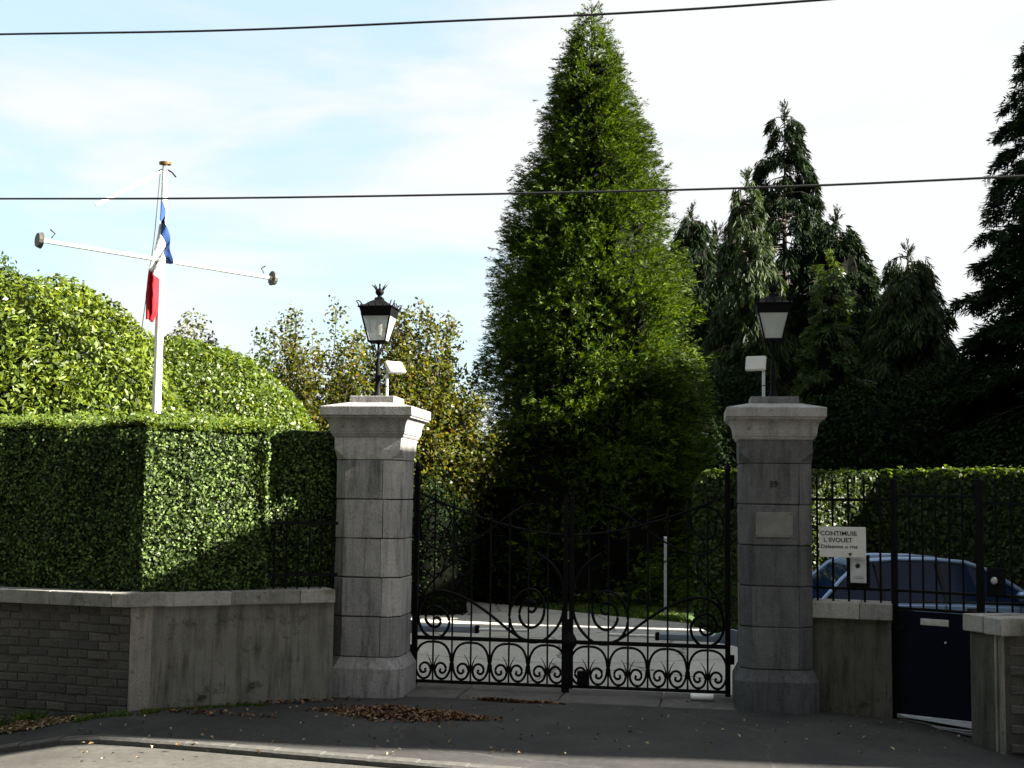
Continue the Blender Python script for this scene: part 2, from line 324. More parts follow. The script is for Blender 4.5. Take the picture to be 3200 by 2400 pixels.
# ---------------------------------------------------------------- vegetation helpers
rng = np.random.default_rng(11)
def unit(v): return v/np.maximum(np.linalg.norm(v, axis=-1, keepdims=True), 1e-9)
def wob(p, s, seed):                      # smooth pseudo noise in about [-1, 1]
    g = np.random.default_rng(seed); r = np.zeros(len(p))
    for k in range(6):
        d = g.normal(size=3); d *= s*(1+0.7*k)/np.linalg.norm(d)
        r += np.sin(p@d + g.uniform(0, 6.28))/(1+0.5*k)
    return r/2.6
def leaves(pos, nrm, length, width, g, spread=0.8, curl=0.18, droop=0.0):
    """one folded four-cornered leaf per point"""
    n = len(pos); nn = unit(nrm + g.normal(size=(n, 3))*spread)
    a = g.normal(size=(n, 3)); a[:, 2] -= droop; a = unit(a - nn*np.sum(a*nn, 1, keepdims=True)); b = np.cross(nn, a)
    L = (length*g.uniform(0.6, 1.25, n))[:, None]; W = (width*g.uniform(0.7, 1.2, n))[:, None]
    v = np.empty((n, 4, 3))
    v[:, 0] = pos - a*L*.5; v[:, 1] = pos + b*W*.5 + nn*W*curl; v[:, 2] = pos + a*L*.5 - nn*L*curl*.6; v[:, 3] = pos - b*W*.5 + nn*W*curl
    return v.reshape(-1, 3)
def quads(v, name, mat): 
    n = len(v)//4
    return np_mesh(name, v, np.arange(n*4).reshape(n, 4), mat)
def add_quads(v, name, mat, parent): return link(bpy.data.objects.new(name, quads(v, name, mat)), parent)
def spray_templates(k, nq, length, width, fan, g, flat=0.35, feather=True):
    T = []
    for _ in range(k):
        vs = []
        for q in range(nq):
            s = q/(nq-1) if nq > 1 else 0.5
            side = -1 if q % 2 else 1
            ang = side*fan*g.uniform(0.35, 1.0); base = np.array([length*0.75*s*g.uniform(.8, 1.1), 0, 0])
            d = np.array([math.cos(ang), math.sin(ang), g.normal()*flat]); d /= np.linalg.norm(d)
            L = length*(0.62-0.32*s)*g.uniform(.7, 1.3); W = width*g.uniform(.7, 1.3)
            up = np.array([0, 0, 1.0]) + g.normal(size=3)*.5; w = np.cross(up, d); w /= np.linalg.norm(w)
            vs.append([base, base+d*L*.45+w*W*.5, base+d*L, base+d*L*.45-w*W*.5])
        T.append(np.array(vs).reshape(-1, 3))
    return T
def sprays(T, pos, direc, scale, g, roll=0.6):
    """place random spray templates: local x along direc"""
    n = len(pos); x = unit(direc); up = np.zeros((n, 3)); up[:, 2] = 1; up += g.normal(size=(n, 3))*roll
    y = unit(np.cross(up, x)); z = np.cross(x, y); idx = g.integers(0, len(T), n); outv = []
    for k in range(len(T)):
        s = idx == k
        if not s.any(): continue
        B = np.stack([x[s], y[s], z[s]], 1)             # m,3,3 rows are the axes
        outv.append((np.einsum('vi,mij->mvj', T[k], B)*scale[s][:, None, None] + pos[s][:, None, :]).reshape(-1, 3))
    return np.concatenate(outv)
def blob_core(center, rad, seed, mat, parent, scale=0.86, sharp=None, n=28, name='shade_core'):
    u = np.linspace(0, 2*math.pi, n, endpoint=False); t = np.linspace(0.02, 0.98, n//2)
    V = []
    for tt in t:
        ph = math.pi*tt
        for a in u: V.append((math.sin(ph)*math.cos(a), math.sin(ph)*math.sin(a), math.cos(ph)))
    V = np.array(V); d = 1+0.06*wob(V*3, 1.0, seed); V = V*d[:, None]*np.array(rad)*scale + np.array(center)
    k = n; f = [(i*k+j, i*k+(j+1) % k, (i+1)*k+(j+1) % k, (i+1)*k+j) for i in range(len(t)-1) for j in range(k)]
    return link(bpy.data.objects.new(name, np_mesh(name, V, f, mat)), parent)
def dome_shrub(name, label, loc, rad, nleaf, length, width, mat, seed, lump=0.07, lumps=2.2, depth=0.10, zmin=-0.1, group=None, spread=0.8, cat='shrub', face=None):
    g = np.random.default_rng(seed); t = thing(name, label, cat, loc, 0, group)
    rad = np.array(rad); d = unit(g.normal(size=(int(nleaf*2.6), 3))); d = d[d[:, 2] > zmin]
    if face is not None: d = d[(d @ np.array(face)) > -0.35]
    d = d[:nleaf]
    r = 1+lump*wob(d*rad, lumps, seed) - np.abs(g.normal(size=len(d)))*depth
    st = g.uniform(size=len(d)) < .03; r[st] += g.uniform(.005, .028, st.sum())
    pos = d*rad*r[:, None]; nrm = unit(d/rad)
    add_quads(leaves(pos, nrm, length, width, g, spread), 'crown', mat, t)
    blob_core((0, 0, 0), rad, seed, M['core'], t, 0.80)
    mb = MB(); mb.tube([(0, 0, -rad[2]*0.3-loc[2]*0), (0.05, 0, rad[2]*.5)], 0.09, 7, 0.04); mb.build('trunk', M['bark'], t)
    return t

# ================================================================ THE SETTING
ST = Vector((math.cos(R(18)), -math.sin(R(18)))); SN = Vector((-math.sin(R(18)), -math.cos(R(18)))); C0 = Vector((-3.45, 11.76))
def tfront(x, y): return (x-C0.x)*SN.x + (y-C0.y)*SN.y
_zx = np.linspace(-16, 18, 681)
_zz = np.interp(_zx, [-14, -8, -6, -4.9, -4.2, -3.55, -2.6, 2.8, 3.8, 4.15, 5, 9, 16], [-1.2, -0.72, -0.45, -0.27, -0.13, 0.0, 0.01, 0.0, -0.03, -0.13, -0.2, -0.3, -0.4])
_zz = np.convolve(np.pad(_zz, 8, mode='edge'), np.hanning(19)[1:-1]/np.hanning(19)[1:-1].sum(), 'valid')
def zs(x): return float(np.interp(x, _zx, _zz))
def zf(x, y): return zs(x) - 0.045*max(0, tfront(x, y)) 
KT = 0.80
def st_pt(s, t): p = C0 + ST*s + SN*t; return p.x, p.y
# far ground
tag(MB().add([(-400, -60, -1.6), (400, -60, -1.6), (400, 600, -1.6), (-400, 600, -1.6)], [(0, 1, 2, 3)]).build('ground', M['earth']), kind='structure')
def grid(name, mat, xs, ys_fn, ny, zfn, kind='structure'):
    V, Fc = [], []
    for x in xs:
        y0, y1 = ys_fn(x)
        for j in range(ny+1):
            y = y0+(y1-y0)*j/ny; V.append((x, y, zfn(x, y)))
    k = ny+1
    for i in range(len(xs)-1):
        for j in range(ny): Fc.append((i*k+j, (i+1)*k+j, (i+1)*k+j+1, i*k+j+1))
    o = link(bpy.data.objects.new(name, np_mesh(name, V, Fc, mat, True))); return tag(o, kind=kind)
def kerbY(x): s = (x - C0.x - SN.x*KT)/ST.x; return (C0+ST*s+SN*KT).y
gate_line = lambda x: 13.12 - 0.17*(x-0.6)
XS = list(np.linspace(-9, 12, 150))
grid('forecourt', M['asphalt'], XS, lambda x: (kerbY(x)+0.0, max(kerbY(x)+0.2, gate_line(x)-0.42)), 40, lambda x, y: zf(x, y)+0.010*math.sin(x*2.1+y)*math.sin(y*2.7-x))
grid('road', M['road'], list(np.linspace(-14, 16, 100)), lambda x: (kerbY(x)-9.0, kerbY(x)-0.13), 12, lambda x, y: zs(x)-0.045*KT-0.055+0.004*min(1, (kerbY(x)-y)))
# dropped kerb: separate stones along the pavement edge
kb = tag(MB().box(-0.01, 0.01, -0.01, 0.01, -0.5, -0.45).build('kerb', M['kerb']), kind='structure')
for k in range(26):
    s0 = -3.2+k*0.40; x0, y0 = st_pt(s0, KT+0.065); xm, ym = st_pt(s0+0.2, KT+0.065)
    zt = (zf(x0, y0)); zt1 = zf(*st_pt(s0+0.396, KT))
    mb = MB(); L = 0.394
    mb.loft([[(0, -.065, zt-.3), (0, .065, zt-.3), (0, .065, zt+.004), (0, -.045, zt+.002), (0, -.065, zt-.016)], [(L, -.065, zt1-.3), (L, .065, zt1-.3), (L, .065, zt1+.004), (L, -.045, zt1+.002), (L, -.065, zt1-.016)]])
    ob = mb.build('kerb_stone', M['kerb'], kb, loc=(x0, y0, 0), rz=-R(18))
# garden ground, drive
def zyard(x, y): return -0.03 - 0.17*min(1, max(0, (x-3.3)/0.8))*min(1, max(0, (y-13)/1.5))
grid('lawn', M['lawn'], list(np.linspace(-45, 45, 90)), lambda x: (13.3 if -2 < x < 3 else 12.9, 90), 60, zyard)
drive = [(-6.5, 13.9), (-1.2, 13.35), (2.6, 12.75), (3.15, 13.2), (3.25, 16.5), (2.95, 19.4), (2.85, 20.6), (2.80, 20.6), (2.0, 21.3), (0.9, 22.5), (-0.6, 24.2), (-1.74, 25.8), (-3.5, 27.6), (-7, 30)]
tag(MB().add([(x, y, 0.0) for x, y in drive], [tuple(range(len(drive)))]).build('driveway', M['concrete']), kind='structure')
# concrete threshold under the gate: separate slabs
th = thing('gate_threshold', 'cracked grey concrete strip on the ground under the iron gate', 'threshold', (0.6, 13.12, 0), -math.atan(0.17))
del th['label']; del th['category']; th['kind'] = 'structure'
for k in range(4):
    MB().box(-2.0+k*0.985, -2.0+k*0.985+0.975, -0.62, 0.28, -0.3, 0.022-0.002*k, 0.008).build('slab', M['sill'], th)

# ================================================================ GATE PILLARS
GY = R(8)
def octp(a, c): return [(-a+c, -a), (a-c, -a), (a, -a+c), (a, a-c), (a-c, a), (-a+c, a), (-a, a-c), (-a, -a+c)]
def clip(poly, xc, keep_left):
    r = []; ins = (lambda p: p[0] <= xc) if keep_left else (lambda p: p[0] >= xc)
    for i in range(len(poly)):
        p, q = poly[i], poly[(i+1) % len(poly)]
        if ins(p): r.append(p)
        if ins(p) != ins(q):
            t = (xc-p[0])/(q[0]-p[0]); r.append((xc, p[1]+t*(q[1]-p[1])))
    return r
def pillar(label, loc, joints, seed, ma='stone', mb_='stone2'):
    g = random.Random(seed); t = thing('gate_pillar', label, 'pillar', loc, -GY, 'stone gate pillars')
    lev = lambda z, a, c: [(x, y, z) for x, y in octp(a, c)]
    MB().loft([lev(-0.35, .392, .10), lev(0.285, .392, .10), lev(0.300, .386, .10), lev(0.385, .345, .108), lev(0.392, .343, .108)]).build('plinth', M[ma], t)
    MB().loft([lev(0.38, .330, .11), lev(2.34, .330, .11)]).build('mortar_core', M['mortar'], t)
    zc = [0.393, 0.785, 1.167, 1.549, 1.935, 2.327]
    for i in range(5):
        P = octp(.3405, .112); xc = joints[i]; z0, z1 = zc[i]+.005, zc[i+1]-.005
        for left in (True, False):
            pl = clip(P, xc - .0025 if left else xc + .0025, left)
            bk = MB().prism(pl, z0, z1, 0.007); bk.v = [(x+g.uniform(-.0035, .0035), y+g.uniform(-.0035, .0035), z+g.uniform(-.0025, .0025)) for x, y, z in bk.v]
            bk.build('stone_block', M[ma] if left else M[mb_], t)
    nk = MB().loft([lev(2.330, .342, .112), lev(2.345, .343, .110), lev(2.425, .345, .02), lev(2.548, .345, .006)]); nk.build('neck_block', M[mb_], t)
    cor = [lev(2.548, .352, .004), lev(2.565, .366, .004), lev(2.575, .366, .004), lev(2.585, .378, .004), lev(2.605, .380, .004)]
    for k in range(9):
        a = k/8*math.pi/2; cor.append(lev(2.607+0.135*math.sin(a), .384+0.066*(1-math.cos(a)), .004))
    cor.append(lev(2.757, .452, .004))
    MB().loft(cor).build('cornice', M['cap'], t)
    MB().loft([lev(2.757, .458, .006), lev(2.766, .466, .006), lev(2.846, .466, .006), lev(2.853, .460, .006), lev(2.903, .245, .004)]).build('cap_stone', M['cap'], t)
    MB().loft([lev(2.895, .230, .006), lev(2.966, .228, .006), lev(2.970, .224, .006)]).build('socle', M['cap'], t)
    return t
LP = (-1.375, 13.06, 0.0); RP = (2.56, 12.50, 0.0)
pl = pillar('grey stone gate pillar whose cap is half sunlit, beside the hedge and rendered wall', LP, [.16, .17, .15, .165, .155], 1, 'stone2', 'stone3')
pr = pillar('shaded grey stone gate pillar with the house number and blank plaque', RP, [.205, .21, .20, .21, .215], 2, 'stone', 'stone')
# plaque and number on the right pillar
pqz = 1.745
pq = thing('plaque', 'blank rectangular grey plaque screwed to the numbered gate pillar', 'plaque', (Matrix.Translation(RP) @ Matrix.Rotation(-GY, 4, 'Z') @ Vector((-0.02, -0.3405, pqz))), -GY)
MB().box(-.172, .172, -.016, .012, -.118, .118, .004).build('plate', M['plaque'], pq)
MB().box(-.145, .145, -.0185, -.0165, -.095, .095).build('field', M['plaque'], pq)
for sx in (-1, 1):
    for sz in (-1, 1): MB().lathe([(0.001, -.0225), (.008, -.021), (.009, -.016)], 8, (sx*.157, sz*.104), 'y').build('screw', M['brass'], pq)
nm = bpy.data.objects.new('number_39', text_mesh('39', 0.085, M['ink'], 0, 0.003)); link(nm)
nm.name = 'house_number'; nm.location = Matrix.Translation(RP) @ Matrix.Rotation(-GY, 4, 'Z') @ Vector((-0.02, -0.344, 2.125)); nm.rotation_euler = (R(90), 0, -GY)
tag(nm, 'small black house number on the shaded gate pillar above the plaque', 'number')

# ================================================================ LANTERNS AND FLOODLIGHTS
def lantern(label, loc):
    t = thing('lantern', label, 'lantern', loc, -GY, 'black lanterns on the gate pillars')
    sq = lambda z, a: [(-a, -a, z), (a, -a, z), (a, a, z), (-a, a, z)]
    mb = MB(); mb.lathe([(.055, 0), (.05, .02), (.032, .05), (.026, .12), (.030, .20), (.024, .23), (.026, .30), (.018, .34), (.014, .40), (.013, .545), (.03, .555), (.012, .575)], 12); mb.build('post', M['iron'], t, True)
    for k in range(4):
        a = k*math.pi/2+math.pi/4
        MB().tube(catmull([(.012*math.cos(a), .012*math.sin(a), .44), (.05*math.cos(a), .05*math.sin(a), .50), (.105*math.cos(a), .105*math.sin(a), .575)], 4), .006, 5).build('bracket', M['iron'], t)
    b0, b1, z0, z1 = .086, .150, .575, .855
    mb = MB()
    mb.loft([sq(z0-.012, b0+.008), sq(z0+.006, b0+.010)])
    for sx in (-1, 1):
        for sy in (-1, 1): mb.tube([(sx*b0, sy*b0, z0), (sx*b1, sy*b1, z1)], .010, 4)
    mb.build('frame', M['iron'], t)
    mb = MB(); mb.loft([sq(.825, .146), sq(.905, .168), sq(.912, .182), sq(.924, .184), sq(.928, .176)]); mb.build('cornice_band', M['iron'], t)
    rf = MB().loft([sq(.928, .165), sq(.955, .115), sq(.985, .080), sq(1.005, .045), sq(1.03, .038)]).build('roof', M['iron'], t)
    for axis in range(4):
        a = axis*math.pi/2; ca, sa = math.cos(a), math.sin(a)
        q = [(-b0+.01, -b0, z0+.01), (b0-.01, -b0, z0+.01), (b1-.012, -b1, z1-.03), (-b1+.012, -b1, z1-.03)]
        q = [(x*.985, y*.985, z) for x, y, z in q]; q2 = [(x, y+.004, z) for x, y, z in q]
        rot = lambda p: (p[0]*ca-p[1]*sa, p[0]*sa+p[1]*ca, p[2])
        MB().loft([[rot(p) for p in q], [rot(p) for p in q2]]).build('glass_pane', M['lampglass'], t)
        for k in range(5):                       # little cast leaves standing along the cornice
            x = -.15+k*.075; h = .050 if k in (0, 4) else (.034 if k % 2 else .042)
            lean = -.022 if k in (0, 4) else 0; sg = -1 if k == 0 else (1 if k == 4 else 0)
            pth = catmull([rot((x, -.172, .926)), rot((x+.008, -.176+lean*.4, .926+h*.5)), rot((x+sg*.022, -.176+lean, .926+h)), rot((x+sg*.03-.006, -.176+lean, .926+h*.9))], 3)
            MB().tube(pth, .0075, 5, .004).build('crest_leaf', M['iron'], rf)
    fn = MB().lathe([(.036, 1.03), (.020, 1.045), (.020, 1.052), (.040, 1.07), (.046, 1.09), (.038, 1.112), (.016, 1.122), (.012, 1.13)], 12).build('finial', M['iron'], t, True)
    for k in range(8):
        a = k*math.pi/4+.3; c, s_ = math.cos(a), math.sin(a)
        MB().tube([(.03*c, .03*s_, 1.10), (.052*c, .052*s_, 1.135), (.072*c, .072*s_, 1.155), (.078*c, .078*s_, 1.165)], .0075, 5, .003).build('spike', M['iron'], fn)
    MB().tube([(0, 0, 1.12), (0, 0, 1.16), (0, 0, 1.175)], .006, 5, .010).build('spike', M['iron'], fn)
    MB().lathe([(.004, .62), (.03, .64), (.038, .70), (.034, .76), (.02, .80), (.018, .83)], 12).build('bulb', M['bulb'], t, True)
    return t
ltop = 2.970
gm = lambda P, v: Matrix.Translation(P) @ Matrix.Rotation(-GY, 4, 'Z') @ Vector(v)
lantern('black crowned lantern on the sunlit gate pillar, against the golden bush', gm(LP, (0, 0, ltop)))
lantern('black crowned lantern on the numbered gate pillar, against dark trees', gm(RP, (0, 0, ltop)))
def floodlight(label, loc, ph, yaw, tilt, smear):
    t = thing('floodlight', label, 'floodlight', loc, 0, 'floodlights beside the lanterns')
    p = MB().lathe([(.016, 0), (.016, ph), (.012, ph+.01)], 10).build('post', M['galv'], t, True)
    MB().lathe([(.0175, ph*.45), (.0175, ph*.45+.008)], 10).build('strap', M['iron'], p)
    M4 = Matrix.Translation((smear, 0, ph+.085)) @ Matrix.Rotation(yaw, 4, 'Z') @ Matrix.Rotation(tilt, 4, 'X')
    mb = MB().box(-.098, .098, -.018, .022, -.070, .075, .008); mb.v = [tuple(M4 @ Vector(v)) for v in mb.v]; h = mb.build('housing', M['sign'], t)
    mb = MB().box(-.086, .086, -.0205, -.0185, -.060, .064); mb.v = [tuple(M4 @ Vector(v)) for v in mb.v]; mb.build('front_glass', M['sign'], h)
    for k in range(7):
        mb = MB().box(-.08+k*.025, -.074+k*.025, .0225, .05, -.05, .05); mb.v = [tuple(M4 @ Vector(v)) for v in mb.v]; mb.build('cooling_fin', M['galv'], h)
    mb = MB(); mb.tube([(0, 0, ph), (.0, .035, ph+.03), M4 @ Vector((0, .05, 0))], .010, 6); mb.build('bracket', M['galv'], t)
    return t
floodlight('white floodlight on a short post on the sunlit pillar, tilted back', gm(LP, (.125, -.12, ltop)), .215, R(38), R(-42), .085)
floodlight('grey square floodlight on a short post on the numbered pillar', gm(RP, (-.10, -.14, ltop)), .24, R(-24), R(-14), -.075)

# ================================================================ WALLS
def wall_frame(A, B):
    A, B = Vector(A), Vector(B); d = (B-A); L = d.length; return A, math.atan2(d.y, d.x), L
def coping_run(parent, A, B, z0, z1, n, depth=0.40, over=0.05, name='coping_stone', mitre0=0.0, mitre1=0.0, cuts=None):
    """stones along local x of parent, front edge at local y=-over"""
    _, _, L = wall_frame(A, B); e = cuts or [k/n for k in range(n+1)]
    for k in range(len(e)-1):
        x0, x1 = e[k]*L+.003, e[k+1]*L-.003
        m0 = mitre0 if k == 0 else 0; m1 = mitre1 if k == len(e)-2 else 0; dz = (random.random()-.5)*.007; dy = (random.random()-.5)*.008
        poly = [(x0-m0*over, -over+dy), (x1+m1*over, -over+dy), (x1-m1*(depth-over), depth-over), (x0+m0*(depth-over), depth-over)]
        MB().prism(poly, z0+dz, z1+dz, .006).build(name, M['coping'], parent)
# left: brick wall along the street, short quoin, roughcast wall running back to the pillar
A0, A1, A2, A3 = (-8.3, 13.36), (-3.435, 11.765), (-3.285, 11.895), (-1.70, 12.56)
ZC0, ZC1 = 0.935, 1.06
A, rz, L = wall_frame(A0, A1)
bw = thing('brick_wall', 'low dark weathered brick wall under the shaded street hedge', 'wall', (A.x, A.y, 0), rz)
MB().prism([(0, 0.012), (L-.01, 0.012), (L-.06, .30), (0, .30)], -1.6, ZC0-.002).build('wall_core', M['bedding'], bw)
def brick_mesh(name, l, h, d, seed):
    g = random.Random(seed); V = []
    for yy, ins in ((d, 0), (.006, 0), (0, .008)):
        for x, z in ((0, 0), (l, 0), (l, h), (0, h)):
            sx = 1 if x == 0 else -1; sz = 1 if z == 0 else -1
            V.append((x+sx*ins+g.uniform(-.003, .003), yy+(g.uniform(-.003, .003) if ins else 0), z+sz*ins+g.uniform(-.003, .003)))
    Fq = []
    for r in range(2):
        for j in range(4): a, b = r*4+j, r*4+(j+1) % 4; Fq.append((a, a+4, b+4, b))
    Fq.append((8, 11, 10, 9)); me = bpy.data.meshes.new(name); me.from_pydata(V, [], Fq); me.materials.append(M['brick']); me.update(); return me
BR = [brick_mesh('brick', .208, .068, .09, k) for k in range(5)]; BH = [brick_mesh('brick', .098, .068, .09, 20+k) for k in range(2)]
def lay_bricks(parent, x_end, x_start, z_lo, z_hi, seed):
    g = random.Random(seed); row = 0; z = z_hi-.075
    while z > z_lo:
        x = x_end - (.004 if row % 2 else .114)
        if row % 2 == 0:
            o = bpy.data.objects.new('brick', g.choice(BH)); link(o, parent); o.location = (x_end-.102, g.uniform(-.004, .003), z)
        while x-.22 > x_start:
            x -= .219
            o = bpy.data.objects.new('brick', g.choice(BR)); link(o, parent)
            pr_ = g.uniform(-.004, .004) - (.010 if g.random() < .18 else 0)
            o.location = (x+.004, pr_, z+g.uniform(-.003, .003)); o.rotation_euler = (g.uniform(-.02, .02), g.uniform(-.012, .012), g.uniform(-.02, .02))
        z -= .081; row += 1
lay_bricks(bw, L, L-2.1, -.50, ZC0, 3)
coping_run(bw, A0, A1, ZC0, ZC1, 8, cuts=[0, .15, .32, .49, .66, .835, .965, 1.0], mitre1=-.2)
A, rz, L2 = wall_frame(A2, A3)
rw = thing('rendered_wall', 'low grey roughcast wall curving back from the corner to the sunlit pillar', 'wall', (A.x, A.y, 0), rz)
MB().prism([(0, 0), (L2, 0), (L2, .30), (0.02, .30)], -.4, ZC0-.002).build('render_face', M['render'], rw)
coping_run(rw, A2, A3, ZC0, ZC1, 3, cuts=[0.06, .42, .80, 1.0])
q_in = Matrix.Rotation(-rz, 4, 'Z') @ Matrix.Translation((-A.x, -A.y, 0))
def lp(p, z): v = q_in @ Vector((p[0], p[1], z)); return (v.x, v.y)
MB().prism([lp(A1, 0), lp((A2[0]+.01, A2[1]+.002), 0), lp((A2[0]-.05, A2[1]+.25), 0), lp((A1[0]-.05, A1[1]+.3), 0)], -.4, ZC0-.001, .006).build('quoin', M['quoin'], rw)
MB().prism([lp((A1[0]-.02, A1[1]-.062), 0), lp((A2[0]+.13, A2[1]-.003), 0), lp((A2[0]-.02, A2[1]+.35), 0), lp((A1[0]-.10, A1[1]+.34), 0)], ZC0+.002, ZC1+.004, .007).build('coping_stone', M['coping'], rw)
# small railing between hedge and pillar
rl = thing('railing', 'short black iron railing on the roughcast wall next to the sunlit pillar', 'railing', (-2.42, 12.42, ZC1), math.atan2(.665, 1.585))
for z in (.12, .62): MB().box(0, .78, -.012, .012, z, z+.03).build('rail', M['iron'], rl)
for k in range(7): MB().tube([(.04+k*.115, 0, -.02), (.04+k*.115, 0, .78)], .009, 6, ).build('bar', M['iron'], rl)
# right: rendered wall by the pillar, then the splayed wall end with pilaster and brick wall
A, rz, L3 = wall_frame((2.86, 12.30), (3.56, 12.07))
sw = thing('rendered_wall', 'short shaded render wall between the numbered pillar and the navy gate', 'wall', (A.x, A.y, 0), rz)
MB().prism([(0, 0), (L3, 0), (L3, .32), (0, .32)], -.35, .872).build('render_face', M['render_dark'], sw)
coping_run(sw, (2.86, 12.30), (3.56, 12.07), .872, 1.022, 2, cuts=[0, .62, 1.02], depth=.42)
E0, E1, E2 = (4.00, 11.245), (4.155, 10.915), (9.2, 9.0)
A, rz, L4 = wall_frame(E0, E1)
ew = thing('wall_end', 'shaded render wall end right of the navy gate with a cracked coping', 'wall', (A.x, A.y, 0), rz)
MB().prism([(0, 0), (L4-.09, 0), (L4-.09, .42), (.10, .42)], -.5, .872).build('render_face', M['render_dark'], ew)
for k, (xa, w, yy) in enumerate(((L4-.088, .028, -.012), (L4-.058, .026, .002), (L4-.030, .030, -.014))):
    MB().box(xa, xa+w, yy, .3, -.5, .872-.002*k-.002, .006).build('pilaster_rib', M['quoin'], ew)
MB().prism([(-.03, -.05), (L4*.55-.004, -.05), (L4*.62-.004, .46), (.08, .46)], .872, 1.020, .008).build('coping_stone', M['coping'], ew)
MB().prism([(L4*.55+.012, -.055), (L4+.045, -.06), (L4+.18, .46), (L4*.62+.012, .46)], .868, 1.016, .008).build('coping_stone', M['coping'], ew)
A, rz, L5 = wall_frame(E1, E2)
ebw = thing('brick_wall', 'dark brick wall at the right edge beyond the cracked coping', 'wall', (A.x, A.y, 0), rz)
MB().prism([(0.0, .014), (L5, .014), (L5, .3), (.13, .3)], -1.0, .868).build('wall_core', M['bedding'], ebw)
lay_bricks(ebw, 1.15, 0.0, -.45, .868, 9)
coping_run(ebw, E1, E2, .868, 1.015, 6, cuts=[.035, .17, .33, .5, .67, .84, 1.0])

# ================================================================ IRON DRIVE GATE (two leaves)
GZ = math.atan(0.17)
gate_c = Vector((0.60, 13.14, 0)); gx = Vector((math.cos(GZ), -math.sin(GZ), 0))
W = 1.585
px2 = lambda x, y: ((x-130)/1220*W, 0.075 + (1385+45*(x-130)/1220-y)*0.392/303*0.98)
BIG1 = [(285,885),(320,880),(340,915),(310,953),(255,940),(217,885),(240,812),(300,790),(370,828),(410,900),(396,975),(340,1035),(270,1040),(195,985),(160,885),(185,755),(250,690),(330,667),(420,680),(560,738),(730,852),(880,975),(990,1050),(1080,1078)]
BIG2 = [(1048,832),(1075,842),(1103,812),(1095,768),(1050,748),(1005,768),(975,830),(980,900),(1020,952),(1080,965),(1140,925),(1168,850),(1165,760),(1125,690),(1060,660),(975,690),(915,770),(893,870),(912,960),(965,1035),(1045,1076),(1130,1078),(1205,1038),(1280,950),(1318,850),(1322,720),(1300,580),(1220,455),(1105,365)]
BIG3 = [(300,335),(345,360),(366,430),(345,505),(285,570),(225,640),(185,735),(165,830)]
BIG4 = [(165,420),(185,470),(240,520),(285,560),(330,530),(415,452),(480,420),(540,440),(560,500),(525,545),(485,520)]
LYRE = [(.010,.470),(.07,.463),(.128,.428),(.168,.36),(.184,.27),(.172,.165),(.135,.098),(.093,.080),(.052,.096),(.026,.14),(.024,.19),(.050,.236),(.090,.246),(.124,.222),(.134,.182),(.116,.148),(.086,.146),(.072,.168),(.084,.186)]
HORN = [(.014,.20),(.022,.25),(.042,.295),(.068,.335)]
def gate_leaf(label, origin, rz, flip):
    t = thing('gate_leaf', label, 'gate', origin, rz, 'leaves of the iron drive gate')
    f = -1 if flip else 1
    X = lambda x: f*x
    def bx(name, x0, x1, y0, y1, z0, z1, bev=.004, parent=t):
        a, b = sorted((X(x0), X(x1))); return MB().box(a, b, y0, y1, z0, z1, bev).build(name, M['iron'], parent)
    def rod(name, pts, r, n=6, tp=None, flat=1.0, parent=t): return MB().tube([(X(p[0]), p[2] if len(p) > 2 else 0, p[1]) for p in pts], r, n, tp).build(name, M['iron'], parent, True)
    def curl(name, pts, r, mapf=None, n=4):
        q = [mapf(*p) if mapf else p for p in pts]
        sm = catmull([(p[0], p[1], 0) for p in q], n); return rod(name, [(p.x, p.y, 0) for p in sm], r)
    hs = bx('hinge_stile', -.025, .028, -.028, .028, .035, 2.24)
    MB().lathe([(.02, 2.24), (.035, 2.27), (.02, 2.31), (.004, 2.36)], 10, (0, 0)).build('finial', M['iron'], hs, True)
    for z in (.35, 1.9): MB().lathe([(.034, z), (.034, z+.09)], 10, (X(-.03), 0)).build('hinge', M['iron'], hs, True)
    bx('meeting_stile', W-.040, W+.002, -.02, .02, .055 if flip else -.02, 1.98)
    bx('bottom_rail', 0, W-.035, -.014, .014, .060, .092)
    bx('lock_rail', 0, W-.035, -.016, .016, .498, .538)
    for k in range(1, 8):
        x = W*k/8; top = 1.62+0.42*((7.5-k)/7.5)**1.6
        b = rod('bar', [(x, .08), (x, top)], .0095, 6)
        MB().tube([(X(x), 0, top-.01), (X(x), 0, top+.03), (X(x), 0, top+.10)], .018, 6, .002).build('spear_tip', M['iron'], b)
    tr = [(W*k/16, 1.60+0.42*((15-k)/15)**1.6 if k < 16 else 1.60) for k in range(0, 17)]
    rod('top_rail', tr, .013, 6)
    for k in (1, 3, 5, 7):
        x = W*k/8
        for s_ in (-1, 1):
            curl('lyre_scroll', [(x+s_*p[0]*1.02, p[1]*.96+.028) for p in LYRE], .0132)
            pts = catmull([(x+s_*p[0], p[1]+.02, 0) for p in HORN], 3)
            rod('horn', [(p.x, p.y, 0) for p in pts], .009, 5, .002)
        bx('collar', x-.024, x+.024, -.016, .016, .19, .235)
    curl('large_scroll', BIG1, .0155, px2); curl('large_scroll', BIG2, .0155, px2); curl('upper_scroll', BIG3, .0105, px2); curl('upper_scroll', BIG4, .0105, px2)
    mir = lambda p: (px2(*p)[0], 2.42-px2(*p)[1])
    curl('upper_scroll', [mir(p) for p in BIG1[4:]], .0105)
    return t
hl = gate_c - gx*(W+.012); hr = gate_c + gx*(W+.012)
gl = gate_leaf('left leaf of the black wrought iron gate, hung on the sunlit pillar', hl, -GZ, False)
gr = gate_leaf('right leaf of the black wrought iron gate, carrying the lock box', hr, -GZ, True)
